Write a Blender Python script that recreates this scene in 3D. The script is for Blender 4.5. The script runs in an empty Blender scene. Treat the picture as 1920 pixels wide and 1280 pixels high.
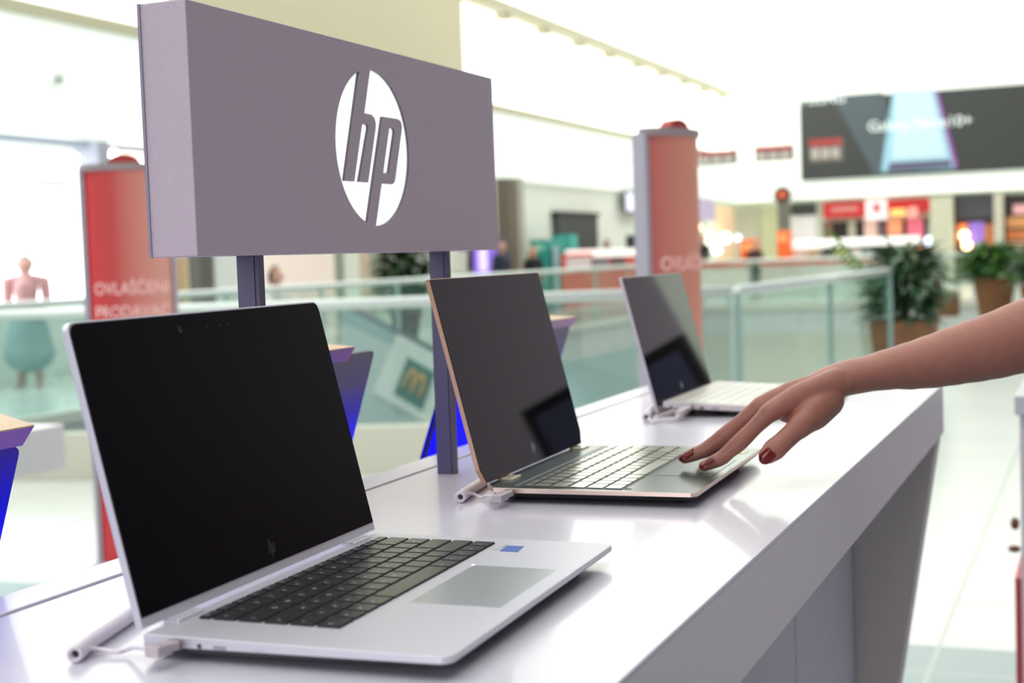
import bpy, bmesh, math, random
from mathutils import Vector, Matrix
random.seed(7)
PI = math.pi
scene = bpy.context.scene
COL = scene.collection

# ------------------------------------------------------------------ camera model (metres, z = 0 is the display counter's top)
CAMP = Vector((0, 0, .24))
FPX = 2667.0
RX = Vector((0.9231655, -0.01010443, -0.38426991))      # world x, y, z axes seen from the camera (right, down, forward)
RY = Vector((0.3827758, -0.06771124, 0.92135654))
RZ = Vector((-0.03532918, -0.99765379, -0.05864095))
FLOOR = -1.06

def ray(px, py):
    c = Vector((px - 960., py - 640., FPX))
    return Vector((RX.dot(c), RY.dot(c), RZ.dot(c)))
def atx(px, py, x): r = ray(px, py); return CAMP + r * ((x - CAMP.x) / r.x)
def aty(px, py, y): r = ray(px, py); return CAMP + r * ((y - CAMP.y) / r.y)
def atz(px, py, z): r = ray(px, py); return CAMP + r * ((z - CAMP.z) / r.z)
def atd(px, py, d): return CAMP + ray(px, py) * (d / FPX)

# ------------------------------------------------------------------ materials
def lin(c):
    o = []
    for v in c[:3]:
        v = v / 255.
        o.append(v / 12.92 if v <= .04045 else ((v + .055) / 1.055) ** 2.4)
    return (*o, 1.)
MATS = {}
def mat(name, c, rough=.5, metal=0., emit=None, es=1., spec=.5, coat=0., noise=0., nscale=(20, 20, 20), sss=0.):
    if name in MATS: return MATS[name]
    m = bpy.data.materials.new(name); m.use_nodes = True
    nt = m.node_tree; b = nt.nodes['Principled BSDF']
    b.inputs['Base Color'].default_value = lin(c)
    b.inputs['Roughness'].default_value = rough
    b.inputs['Metallic'].default_value = metal
    b.inputs['Specular IOR Level'].default_value = spec
    b.inputs['Coat Weight'].default_value = coat
    b.inputs['Coat Roughness'].default_value = .06
    if emit is not None:
        b.inputs['Emission Color'].default_value = lin(emit); b.inputs['Emission Strength'].default_value = es
    if sss:
        b.inputs['Subsurface Weight'].default_value = sss
        b.inputs['Subsurface Radius'].default_value = (1., .35, .2)
        b.inputs['Subsurface Scale'].default_value = .006
    if noise:
        tc = nt.nodes.new('ShaderNodeTexCoord'); mp = nt.nodes.new('ShaderNodeMapping'); mp.inputs['Scale'].default_value = nscale
        nz = nt.nodes.new('ShaderNodeTexNoise'); nz.inputs['Scale'].default_value = 1.; nz.inputs['Detail'].default_value = 6
        nt.links.new(tc.outputs['Object'], mp.inputs[0]); nt.links.new(mp.outputs[0], nz.inputs['Vector'])
        mx = nt.nodes.new('ShaderNodeMix'); mx.data_type = 'RGBA'; mx.blend_type = 'MULTIPLY'; mx.inputs[0].default_value = noise
        mx.inputs[6].default_value = lin(c)
        rp = nt.nodes.new('ShaderNodeValToRGB'); rp.color_ramp.elements[0].color = (.35, .35, .35, 1); rp.color_ramp.elements[1].color = (1.5, 1.5, 1.5, 1)
        rp.color_ramp.elements[0].position = .3; rp.color_ramp.elements[1].position = .7
        nt.links.new(nz.outputs['Fac'], rp.inputs[0]); nt.links.new(rp.outputs[0], mx.inputs[7]); nt.links.new(mx.outputs[2], b.inputs['Base Color'])
    MATS[name] = m
    return m
def mat_glass(name, tint, refl=.08):
    if name in MATS: return MATS[name]
    m = bpy.data.materials.new(name); m.use_nodes = True; nt = m.node_tree; nt.nodes.clear()
    out = nt.nodes.new('ShaderNodeOutputMaterial'); mx = nt.nodes.new('ShaderNodeMixShader'); mx.inputs[0].default_value = refl
    t = nt.nodes.new('ShaderNodeBsdfTransparent'); t.inputs[0].default_value = (*tint, 1)
    g = nt.nodes.new('ShaderNodeBsdfGlossy'); g.inputs['Roughness'].default_value = .02; g.inputs['Color'].default_value = (.8, .95, .92, 1)
    nt.links.new(t.outputs[0], mx.inputs[1]); nt.links.new(g.outputs[0], mx.inputs[2]); nt.links.new(mx.outputs[0], out.inputs[0])
    MATS[name] = m
    return m
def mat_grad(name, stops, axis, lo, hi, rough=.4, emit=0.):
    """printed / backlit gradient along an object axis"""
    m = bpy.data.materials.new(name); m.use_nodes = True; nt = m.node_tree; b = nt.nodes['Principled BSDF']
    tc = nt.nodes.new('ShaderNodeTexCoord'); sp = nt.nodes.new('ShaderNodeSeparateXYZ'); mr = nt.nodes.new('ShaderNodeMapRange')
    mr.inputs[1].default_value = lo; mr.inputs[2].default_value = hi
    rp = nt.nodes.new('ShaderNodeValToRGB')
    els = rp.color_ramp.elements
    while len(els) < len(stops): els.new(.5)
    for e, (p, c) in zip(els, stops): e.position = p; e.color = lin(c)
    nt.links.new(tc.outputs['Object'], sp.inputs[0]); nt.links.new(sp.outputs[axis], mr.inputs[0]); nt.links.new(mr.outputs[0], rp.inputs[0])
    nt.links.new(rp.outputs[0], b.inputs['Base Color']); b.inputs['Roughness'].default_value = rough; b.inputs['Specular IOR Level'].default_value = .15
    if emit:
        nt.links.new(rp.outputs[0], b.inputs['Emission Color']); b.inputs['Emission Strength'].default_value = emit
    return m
def mat_floor():
    m = bpy.data.materials.new('floor_tiles'); m.use_nodes = True; nt = m.node_tree; b = nt.nodes['Principled BSDF']
    tc = nt.nodes.new('ShaderNodeTexCoord'); sp = nt.nodes.new('ShaderNodeSeparateXYZ'); nt.links.new(tc.outputs['Object'], sp.inputs[0])
    def stripes(axis, period, width, off=0.):
        a = nt.nodes.new('ShaderNodeMath'); a.operation = 'ADD'; a.inputs[1].default_value = off + 1000 * period
        nt.links.new(sp.outputs[axis], a.inputs[0])
        md = nt.nodes.new('ShaderNodeMath'); md.operation = 'MODULO'; md.inputs[1].default_value = period; nt.links.new(a.outputs[0], md.inputs[0])
        lt = nt.nodes.new('ShaderNodeMath'); lt.operation = 'LESS_THAN'; lt.inputs[1].default_value = width; nt.links.new(md.outputs[0], lt.inputs[0])
        return lt.outputs[0]
    j1 = stripes(0, .9, .016, .51); j2 = stripes(1, .9, .012, .1)
    mxj = nt.nodes.new('ShaderNodeMath'); mxj.operation = 'MAXIMUM'; nt.links.new(j1, mxj.inputs[0]); nt.links.new(j2, mxj.inputs[1])
    nz = nt.nodes.new('ShaderNodeTexNoise'); nz.inputs['Scale'].default_value = 1.3; nt.links.new(tc.outputs['Object'], nz.inputs['Vector'])
    c0 = nt.nodes.new('ShaderNodeMix'); c0.data_type = 'RGBA'; c0.inputs[6].default_value = lin((208, 214, 208)); c0.inputs[7].default_value = lin((224, 228, 222))
    nt.links.new(nz.outputs['Fac'], c0.inputs[0])
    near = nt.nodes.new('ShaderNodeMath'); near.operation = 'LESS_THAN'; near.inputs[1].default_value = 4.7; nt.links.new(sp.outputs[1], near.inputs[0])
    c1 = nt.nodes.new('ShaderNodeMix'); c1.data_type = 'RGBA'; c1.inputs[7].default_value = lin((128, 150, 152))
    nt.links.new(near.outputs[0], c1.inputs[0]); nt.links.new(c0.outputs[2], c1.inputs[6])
    c2 = nt.nodes.new('ShaderNodeMix'); c2.data_type = 'RGBA'; c2.inputs[7].default_value = lin((168, 176, 172))
    sc = nt.nodes.new('ShaderNodeMath'); sc.operation = 'MULTIPLY'; sc.inputs[1].default_value = .8; nt.links.new(mxj.outputs[0], sc.inputs[0])
    nt.links.new(sc.outputs[0], c2.inputs[0]); nt.links.new(c1.outputs[2], c2.inputs[6])
    nt.links.new(c2.outputs[2], b.inputs['Base Color']); b.inputs['Roughness'].default_value = .22
    return m

WHITE = mat('white_laminate', (214, 210, 221), .28, coat=.25)
WHITE_FRONT = mat('white_laminate_front', (236, 225, 228), .4)
WALLW = mat('white_wall', (236, 240, 232), .7)
BLACK = mat('black_plastic', (14, 14, 16), .4)

# ------------------------------------------------------------------ mesh helpers
class MB:
    def __init__(s): s.bm = bmesh.new()
    def box(s, lo, hi, M=None):
        vs = []
        for z in (lo[2], hi[2]):
            for x, y in ((lo[0], lo[1]), (hi[0], lo[1]), (hi[0], hi[1]), (lo[0], hi[1])):
                v = Vector((x, y, z)); vs.append(s.bm.verts.new(M @ v if M else v))
        for f in ((3, 2, 1, 0), (4, 5, 6, 7), (0, 1, 5, 4), (1, 2, 6, 5), (2, 3, 7, 6), (3, 0, 4, 7)):
            s.bm.faces.new([vs[i] for i in f])
        return s
    def prism(s, pts, ext, M=None):
        a = [Vector(p) for p in pts]; b = [p + Vector(ext) for p in a]
        if M: a = [M @ p for p in a]; b = [M @ p for p in b]
        va = [s.bm.verts.new(p) for p in a]; vb = [s.bm.verts.new(p) for p in b]
        s.bm.faces.new(va[::-1]); s.bm.faces.new(vb); n = len(va)
        for i in range(n): s.bm.faces.new((va[i], va[(i + 1) % n], vb[(i + 1) % n], vb[i]))
        return s
    def rings(s, rings, cap=True, closed=False):
        R = [[s.bm.verts.new(p) for p in r] for r in rings]; n = len(R[0])
        rng = range(len(R) if closed else len(R) - 1)
        for i in rng:
            A, B = R[i], R[(i + 1) % len(R)]
            for k in range(n): s.bm.faces.new((A[k], A[(k + 1) % n], B[(k + 1) % n], B[k]))
        if cap and not closed: s.bm.faces.new(R[0][::-1]); s.bm.faces.new(R[-1])
        return s
    def tube(s, pts, r, n=12, ref=None, rb=None, dome=False):
        pts = [Vector(p) for p in pts]; m = len(pts)
        ra = list(r) if hasattr(r, '__len__') else [r] * m
        rb = (list(rb) if hasattr(rb, '__len__') else [rb] * m) if rb is not None else ra
        out = []
        prev = None
        for i in range(m):
            t = (pts[min(i + 1, m - 1)] - pts[max(i - 1, 0)]).normalized()
            if ref is not None: u = Vector(ref) - t * t.dot(Vector(ref))
            elif prev is not None: u = prev - t * t.dot(prev)
            else:
                a = Vector((0, 0, 1)) if abs(t.z) < .9 else Vector((1, 0, 0)); u = a - t * t.dot(a)
            u.normalize(); prev = u; w = t.cross(u)
            def ring(c, k): return [c + u * (ra[i] * k * math.cos(2 * PI * j / n)) + w * (rb[i] * k * math.sin(2 * PI * j / n)) for j in range(n)]
            rr = min(ra[i], rb[i])
            if dome and i == 0:
                for a in (.02, .35, .65, .88): out.append(ring(pts[0] - t * (rr * math.sqrt(1 - a * a)), a))
            out.append(ring(pts[i], 1))
            if dome and i == m - 1:
                for a in (.88, .65, .35, .02): out.append(ring(pts[-1] + t * (rr * math.sqrt(1 - a * a)), a))
        return s.rings(out)
    def lathe(s, prof, c=(0, 0, 0), n=24):
        c = Vector(c)
        return s.rings([[c + Vector((r * math.cos(2 * PI * k / n), r * math.sin(2 * PI * k / n), z)) for k in range(n)] for r, z in prof])
    def ball(s, c, r, n=16, sc=(1, 1, 1), M=None):
        R = Matrix.Translation(Vector(c)) @ Matrix.Diagonal((*[r * k for k in sc], 1))
        bmesh.ops.create_uvsphere(s.bm, u_segments=n, v_segments=max(6, n // 2), radius=1, matrix=(M @ R) if M else R)
        return s
    def mesh(s, me):
        s.bm.from_mesh(me); return s
    def build(s, name, m, parent=None, smooth=False, bevel=0., seg=2, angle=40):
        bmesh.ops.recalc_face_normals(s.bm, faces=s.bm.faces)
        if bevel:
            es = [e for e in s.bm.edges if len(e.link_faces) == 2 and e.calc_face_angle(0) > math.radians(angle)]
            bmesh.ops.bevel(s.bm, geom=es, offset=bevel, segments=seg, profile=.5, affect='EDGES', clamp_overlap=True)
        me = bpy.data.meshes.new(name); s.bm.to_mesh(me); s.bm.free()
        if smooth:
            for p in me.polygons: p.use_smooth = True
        o = bpy.data.objects.new(name, me); COL.objects.link(o)
        for q in (m if isinstance(m, (list, tuple)) else [m]): me.materials.append(q)
        if parent: o.parent = parent
        return o

def tag(o, label, cat, group=None, kind=None):
    if label: o['label'] = label
    if cat: o['category'] = cat
    if group: o['group'] = group
    if kind: o['kind'] = kind
    return o
def thing(name, label, cat, loc=(0, 0, 0), rz=0., group=None):
    o = bpy.data.objects.new(name, None); COL.objects.link(o); o.location = loc; o.rotation_euler = (0, 0, rz)
    o.empty_display_size = .05
    return tag(o, label, cat, group)
def struct(o): o['kind'] = 'structure'; return o
def copy_tree(o, parent=None):
    c = o.copy(); COL.objects.link(c)
    if parent: c.parent = parent
    for ch in list(o.children): copy_tree(ch, c)
    return c
def to_local(root, o):
    """geometry given in world coordinates -> under root's frame"""
    M = Matrix.Translation(root.location) @ Matrix.Rotation(root.rotation_euler.z, 4, 'Z')
    o.data.transform(M.inverted()); return o
def text_mesh(txt, size, M=None, extrude=0., align='CENTER'):
    cu = bpy.data.curves.new('t', 'FONT'); cu.body = txt; cu.size = size; cu.extrude = extrude; cu.align_x = align; cu.align_y = 'CENTER'; cu.resolution_u = 3
    o = bpy.data.objects.new('t', cu); COL.objects.link(o)
    dg = bpy.context.evaluated_depsgraph_get(); dg.update()
    me = bpy.data.meshes.new_from_object(o.evaluated_get(dg)); bpy.data.objects.remove(o); bpy.data.curves.remove(cu)
    if M: me.transform(M)
    return me
def evaluated(o):
    dg = bpy.context.evaluated_depsgraph_get(); dg.update()
    return bpy.data.meshes.new_from_object(o.evaluated_get(dg))
def frame(o, x, y, z=None):
    x = Vector(x).normalized(); y = Vector(y).normalized(); z = x.cross(y) if z is None else Vector(z)
    M = Matrix((x, y, z)).transposed().to_4x4(); M.translation = Vector(o); return M

# ================================================================== THE SETTING
VOID = [(-8.4, 6.53), (-2.08, 8.44), (-1.6, 30.), (-8.4, 30.)]
mb = MB()
FT = .5
def slab(pts): mb.prism([(x, y, FLOOR) for x, y in pts], (0, 0, -FT))
slab([(-12.2, -6), (9, -6), (9, 11.79), (-2.08, 8.44), (-8.4, 6.53), (-12.2, 5.38)])
slab([(-12.2, 5.38), (-8.4, 6.53), (-8.4, 30), (-12.2, 30)])
slab([(-2.08, 8.44), (9, 11.79), (9, 30), (-1.6, 30)])
slab([(-12.2, 30), (9, 30), (9, 50.4), (-12.2, 50.4)])
struct(mb.build('floor', mat_floor()))
struct(MB().box((-12.2, 3, -6.6), (9, 50, -6.4)).build('floor_lower', mat('lower_floor', (196, 206, 200), .3)))
mb = MB(); mb.box((-10.2, 3, -6.4), (-10., 50, FLOOR - FT)); struct(mb.build('wall_lower_left', mat('lower_wall', (176, 200, 198), .5, emit=(150, 176, 172), es=.35)))  # emission self-lights the shaded lower wall, no lamp here
mb = MB(); mb.box((-10, 31.5, -6.4), (9, 31.7, FLOOR - FT)); struct(mb.build('wall_lower_back', mat('lower_wall_back', (206, 206, 192), .6, emit=(196, 196, 176), es=.42)))  # slight glow put into this wall, which lies in shade under the slab

# left wall: shop fronts, white bulkhead, clerestory above
mb = MB(); mb.box((-12.5, -6, FLOOR), (-12.2, 50.4, 1.95)); struct(mb.build('wall_left', mat('left_wall', (238, 243, 232), .7)))
mb = MB(); mb.box((-12.6, -6, 1.95), (-12.05, 50.4, 3.40)); struct(mb.build('trim_1', mat('bulkhead', (240, 246, 238), .7, emit=(236, 244, 238), es=.42), bevel=.02))  # emission keeps the bulkhead bright, there is no lamp in it
mb = MB(); mb.box((-12.45, -6, 3.40), (-12.0, 50.4, 3.55)); struct(mb.build('trim_2', mat('ledge_trim', (200, 196, 168), .7)))
mb = MB(); mb.box((-12.5, 27.2, 3.55), (-12.3, 50.4, 5.62)); struct(mb.build('window_1', mat('clerestory_glass', (255, 255, 252), .4, emit=(255, 255, 250), es=1.5)))
mb = MB(); mb.box((-12.5, -6, 3.55), (-12.2, 17., 9.)); struct(mb.build('window_2', mat('clerestory_glass', (255, 255, 252))))
mb = MB(); mb.box((-12.5, 17., 3.55), (-12.2, 27.2, 9.)); struct(mb.build('wall_left_upper', mat('beige_wall', (214, 208, 178), .8)))
mb = MB()
mb.box((-12.35, 27.2, 5.62), (-12.05, 50.4, 5.86))
for k in range(9): mb.box((-12.3, 29.2 + 2.45 * k, 5.5), (-12.1, 29.6 + 2.45 * k, 5.64))
struct(mb.build('trim_3', mat('ledge_trim', (200, 196, 168))))
mb = MB(); mb.box((-12.5, 27.2, 5.86), (-12.2, 50.4, 9.4)); struct(mb.build('wall_left_glow', mat('clerestory_glass', (255, 255, 252))))  # glowing white wall added to fill the top brightly, not glazing
mb = MB(); mb.box((9, -8, FLOOR), (9.3, 38.9, 9.4)); struct(mb.build('wall_right', mat('right_wall', (150, 140, 156), .8)))
mb = MB(); mb.box((9, 38.9, FLOOR), (9.3, 50.8, 9.4)); struct(mb.build('wall_right_far', mat('right_wall_far', (206, 212, 204), .8, emit=(200, 210, 200), es=.35)))  # unseen wall stretch, given a glow for the pale screen reflection
# far wall
mb = MB(); mb.box((-12.5, 50.4, FLOOR), (9, 50.8, 1.9)); struct(mb.build('wall_back', mat('far_wall', (226, 234, 216), .7)))
mb = MB(); mb.box((-12.1, 49.6, 1.9), (9, 50.4, 9.5)); struct(mb.build('trim_4', mat('far_bulkhead', (244, 248, 240), .7, emit=(240, 248, 240), es=.45)))  # glow in the material stands for the mall light on this bulkhead
# luminous white ceiling of the mall
mb = MB(); mb.box((-12.5, -8, 9.4), (4.2, 50.8, 9.6)); struct(mb.build('ceiling', mat('luminous_ceiling', (250, 250, 248), .8, emit=(255, 255, 250), es=1.15)))

# ---------- wall-aligned helpers (left wall runs along y, far wall along x)
def lbox(mb, px0, py0, px1, py1, X=-12.2, t=.08):
    cx, cy = (px0 + px1) / 2, (py0 + py1) / 2
    y0, y1 = sorted((atx(px0, cy, X).y, atx(px1, cy, X).y)); z1, z0 = atx(cx, py0, X).z, atx(cx, py1, X).z
    mb.box((X - t if t < 0 else X, y0, z0), (X if t < 0 else X + t, y1, z1)) if t >= 0 else mb.box((X + t, y0, z0), (X, y1, z1))
    return (y0, y1, z0, z1)
def bbox(mb, px0, py0, px1, py1, Y=50.4, t=.08):
    cx, cy = (px0 + px1) / 2, (py0 + py1) / 2
    x0, x1 = sorted((aty(px0, cy, Y).x, aty(px1, cy, Y).x)); z1, z0 = aty(cx, py0, Y).z, aty(cx, py1, Y).z
    mb.box((x0, Y - t, z0), (x1, Y, z1))
    return (x0, x1, z0, z1)

# ================================================================== DISPLAY COUNTER
XB, XF, YN, YE = -.763, -.254, -.35, 2.51
ct = thing('display_counter', 'long white display counter carrying three open laptops and the grey sign', 'counter', (-.5, 1.1, FLOOR))
def part(mb, name, m, root, **k): return to_local(root, mb.build(name, m, root, **k))
mb = MB(); mb.box((-.7205, YN, -.004), (XF, YE, 0)); part(mb, 'countertop', WHITE, ct, bevel=.0012)
mb = MB(); mb.box((XB, YN, -.004), (-.7228, YE, .0015)); part(mb, 'back_ledge', WHITE, ct, bevel=.001)
mb = MB(); mb.box((-.7228, YN, -.03), (-.7205, YE, -.0035)); part(mb, 'groove_strip', mat('groove', (150, 142, 150), .6), ct)
mb = MB(); mb.box((XF - .02, YN, -.084), (XF - .0003, YE, -.0041)); part(mb, 'front_fascia', WHITE_FRONT, ct, bevel=.0008)
mb = MB(); mb.box((XB, YN, -.084), (XB + .02, YE, -.0041)); part(mb, 'back_fascia', WHITE_FRONT, ct)
mb = MB(); mb.prism([(XF - .004, 2.435, -.0845), (XF - .165, 2.435, FLOOR), (XB + .06, 2.435, FLOOR), (XB + .02, 2.435, -.0845)], (0, .07, 0)); part(mb, 'end_panel', mat('end_panel_white', (222, 210, 206), .45), ct, bevel=.001)
mb = MB(); mb.box((XB + .03, YN + .05, FLOOR), (-.418, 2.434, -.0845)); part(mb, 'cabinet_body', WHITE_FRONT, ct)
ys = [1.945 - .55 * k for k in range(5)]
edges = [2.433] + ys
for a, b in zip(edges[:-1], edges[1:]):
    mb = MB(); mb.box((-.4178, b + .0035, FLOOR + .06), (-.40, a - .0035, -.088)); part(mb, 'cabinet_door', mat('cabinet_door_white', (222, 214, 222), .4), ct, bevel=.001)

# ================================================================== SIGN WITH LOGO
sx0, sx1, sy0, sy1, sz0, sz1 = -.6985, -.655, .937, 1.538, .250, .4495
sg = thing('brand_sign', 'grey box sign with a white round logo on two posts', 'sign', (-.677, 1.24, 0))
ALU = mat('brushed_grey', (196, 181, 192), .5, .1, noise=.10, nscale=(500, 500, 900))
part(MB().box((sx0 - .0015, sy0 - .0012, sz0), (sx0 + .001, sy1, sz1)), 'back_plate', mat('back_plate', (150, 142, 160), .5), sg)
POST = mat('post_grey', (98, 95, 116), .45, .3)
for y0 in (1.052, 1.4358):
    m2 = MB()
    m2.box((-.6956, y0, 0), (-.6782, y0 + .0122, sz0)); m2.box((-.6782, y0 + .0012, 0), (-.6745, y0 + .0110, sz0))
    part(m2, 'post', POST, sg, bevel=.0005)
# logo: a white disc cut through by two slanted letters
lc = Vector((sx1, 1.239, .3515)); R_ = .0757
def prism_obj(pts, x0, x1):
    m = MB(); m.prism([(x0, a, b) for a, b in pts], (x1 - x0, 0, 0))
    o = m.build('tmp', BLACK); return o
def arc(c, r, a0, a1, n=6): return [(c[0] + r * math.cos(math.radians(a0 + (a1 - a0) * k / n)), c[1] + r * math.sin(math.radians(a0 + (a1 - a0) * k / n))) for k in range(n + 1)]
disc = prism_obj([(R_ * math.cos(2 * PI * k / 96), R_ * math.sin(2 * PI * k / 96)) for k in range(96)], 0, .0035)
H = [(-.0215, .080), (-.0618, -.0338), (-.0427, -.0338), (-.0235, .0190), (-.0222, .0214), (-.0195, .0222), (-.0125, .0219), (-.0104, .0208), (-.0102, .0185),
     (-.0330, -.0338), (-.0152, -.0338), (.0050, .0200), (.0054, .0248), (.0030, .0295), (-.0030, .0320), (-.0174, .0322), (-.0003, .080)]
P1 = [(.0200, .0318), (.0528, .0320), (.0592, .0304), (.0618, .0258), (.0605, .0200), (.0425, -.0285), (.0400, -.0322), (.0360, -.0338), (.0128, -.0338), (-.0045, -.080), (-.0228, -.080)]
PC = [(.0338, .0222), (.0425, .0220), (.0448, .0206), (.0450, .0180), (.0296, -.0215), (.0280, -.0232), (.0168, -.0234)]
cut = []
for pts in (H, P1):
    cut.append(prism_obj(pts, -.002, .006))
isl = prism_obj(PC, 0, .0035)
for c in cut:
    bm_ = disc.modifiers.new('b', 'BOOLEAN'); bm_.operation = 'DIFFERENCE'; bm_.solver = 'EXACT'; bm_.object = c
lm = evaluated(disc)
# the white emblem lies 3 mm deep in the face of the box; the letters stay flush with the face
mb = MB(); mb.mesh(lm); mb.mesh(isl.data); mb.bm.transform(Matrix.Translation(lc + Vector((-.0030, 0, 0)))); cutter = mb.build('tmp', BLACK)
boxo = MB().box((sx0, sy0, sz0), (sx1, sy1, sz1)).build('tmp', BLACK, bevel=.0009)
bm_ = boxo.modifiers.new('b', 'BOOLEAN'); bm_.operation = 'DIFFERENCE'; bm_.solver = 'EXACT'; bm_.object = cutter
sbm = evaluated(boxo); mb = MB(); mb.mesh(sbm)
for f in mb.bm.faces:
    c = f.calc_center_median(); inside = (Vector((0, c.y, c.z)) - Vector((0, lc.y, lc.z))).length < R_ + .0006
    f.material_index = 1 if inside and c.x < sx1 - .0004 and abs(f.normal.x) < .5 and c.x > sx1 - .01 else 0
part(mb, 'sign_box', [ALU, mat('emblem_wall', (104, 98, 102), .35, .3)], sg)
mb = MB(); mb.mesh(lm); mb.mesh(isl.data); mb.bm.transform(Matrix.Translation(lc + Vector((-.0030, 0, 0))) @ Matrix.Diagonal((.10, .9985, .9985, 1)))
part(mb, 'round_logo', mat('logo_white', (252, 252, 252), .35, emit=(255, 255, 255), es=.75), sg)['label'] = 'white round logo with two slanted letters'  # emission lifts the white of the emblem, it is no lamp
for o in [disc, isl, cutter, boxo] + cut: bpy.data.objects.remove(o)
# recess side walls around the letters get a darker grey than the face

# ================================================================== LAPTOPS
def laptop(name, label, xh, yn, yaw, W, D, L, th, zh, spec):
    root = thing(name, label, 'laptop', (xh, yn, 0), yaw, None)
    up = Vector((-math.sin(th), 0, math.cos(th))); nn = Vector((math.cos(th), 0, math.sin(th)))
    LM = frame((0, 0, zh), (0, 1, 0), up, nn)          # lid coords: a along hinge, b up the lid, c towards the viewer
    r = spec['r']
    # lid shell
    def outline(inset, rt, b0, cham=0.):
        pts = []
        pts += [(W - inset - rt + rt * math.cos(t), L - inset - rt + rt * math.sin(t)) for t in [PI / 2 * k / 5 for k in range(6)]]
        pts += [(inset + rt + rt * math.cos(t), L - inset - rt + rt * math.sin(t)) for t in [PI / 2 + PI / 2 * k / 5 for k in range(6)]]
        if cham: pts += [(inset, b0 + cham), (inset + cham * .55, b0), (W - inset - cham * .55, b0), (W - inset, b0 + cham)]
        else: pts += [(inset, b0), (W - inset, b0)]
        return pts
    ch = spec.get('cham', 0.)
    mb = MB(); mb.prism([(a, b, -.0052) for a, b in outline(0, r, 0, ch)], (0, 0, .005), LM)
    lid = mb.build('lid', spec.get('lid_m', spec['edge']), root, bevel=.0005)
    mb = MB(); mb.prism([(a, b, -.0001) for a, b in outline(spec['inset'], r, spec['b0'], ch)], (0, 0, .0005), LM)
    mb.build('screen', spec['screen'], lid)
    if spec.get('cam'):
        mb = MB()
        ca, cb = spec['cam']
        mb.prism([(ca + .0028 * math.cos(t), cb + .0028 * math.sin(t), .0004) for t in [2 * PI * k / 20 for k in range(20)]], (0, 0, .0003), LM)
        mb.build('webcam', mat('lens_black', (2, 2, 3), .08), lid)
        mb = MB()
        for dx in (.034, .052, .062): mb.prism([(ca + dx + .0012 * math.cos(t), cb + .0012 * math.sin(t), .0004) for t in [2 * PI * k / 12 for k in range(12)]], (0, 0, .0002), LM)
        mb.build('sensor_dots', mat('lens_black', (2, 2, 3), .08), lid)
    # slanted maker's mark on the chin
    la, lb, lh = spec['logo']
    mb = MB(); s = lh; sl = .32
    def bar(a, b0, b1, w=.085): mb.prism([(la + s * (a + sl * b0), lb + s * b0, .0005), (la + s * (a + w + sl * b0), lb + s * b0, .0005), (la + s * (a + w + sl * b1), lb + s * b1, .0005), (la + s * (a + sl * b1), lb + s * b1, .0005)], (0, 0, .0002), LM)
    bar(-.33, -.3, .62); bar(-.10, -.3, .32); bar(-.33, .24, .32, .3); bar(.10, -.62, .32); bar(.33, -.30, .32); bar(.10, -.30, -.22, .3)
    mb.build('lid_logo', spec['logo_m'], lid)
    # base
    zr, zf, t_r, t_f = spec['z']                       # top height at rear / front, thickness at rear / front
    def zt(x): return zr + (zf - zr) * x / D
    bo = spec['base']
    mb = MB()
    a = [mb.bm.verts.new((x, y, zt(x))) for x, y in bo]
    ins = spec['under']
    b = [mb.bm.verts.new((x, y, zt(x) - spec['lip'] - (spec.get('lipf', spec['lip']) - spec['lip']) * max(0, x) / D)) for x, y in bo]
    def shr(x, y, k): return (x + (D / 2 - x) * k * 2 * W / (D + W) / 1., y + (W / 2 - y) * k)
    c = [mb.bm.verts.new((*shr(x, y, ins), zt(x) - (t_r + (t_f - t_r) * max(0, x) / D))) for x, y in bo]
    n = len(bo)
    top = mb.bm.faces.new(a); mb.bm.faces.new(c[::-1])
    for i in range(n):
        j = (i + 1) % n
        mb.bm.faces.new((a[j], a[i], b[i], b[j])); f = mb.bm.faces.new((b[j], b[i], c[i], c[j])); f.material_index = 1
    bmesh.ops.recalc_face_normals(mb.bm, faces=mb.bm.faces)
    for f in mb.bm.faces:
        if f.normal.z < -.3: f.material_index = 1
    top.material_index = 2
    base = mb.build('base', [spec['edge'], spec['under_m'], spec['deck']], root, bevel=.0004, seg=1, angle=60)
    # feet under the base
    for fx in (.02, D - .03):
        for y0 in (.03, W - .09):
            zb = zt(fx) - (t_r + (t_f - t_r) * fx / D); MB().box((fx, y0, .0003), (fx + .01, y0 + .06, zb + .0006)).build('rubber_foot', mat('rubber', (22, 22, 24), .8), base)
    # keyboard
    kx0, kx1, ky0, ky1 = spec['kb']; gap = spec['gap']
    rows = [[1] * 14, [1] * 13 + [1.6], [1.5] + [1] * 12 + [1.1], [1.75] + [1] * 11 + [1.9], [1.25] + [1] * 11 + [2.4], [1.2, 1, 1, 1.15, 5.2, 1.15, 1, 1, 1, 1]]
    hs = [.55, 1, 1, 1, 1, 1]
    mb = MB(); x = kx0; H_ = kx1 - kx0; tot = sum(hs)
    legends = [list('E123456789IOPD'), list('^1234567890+*<'), list('|QWERTZUIOPSD#'), list('cASDFGHJKLCZ>'), list('^YXCVBNM,.-s^'), list('CFWA ACPHE')]
    letters = []
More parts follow.
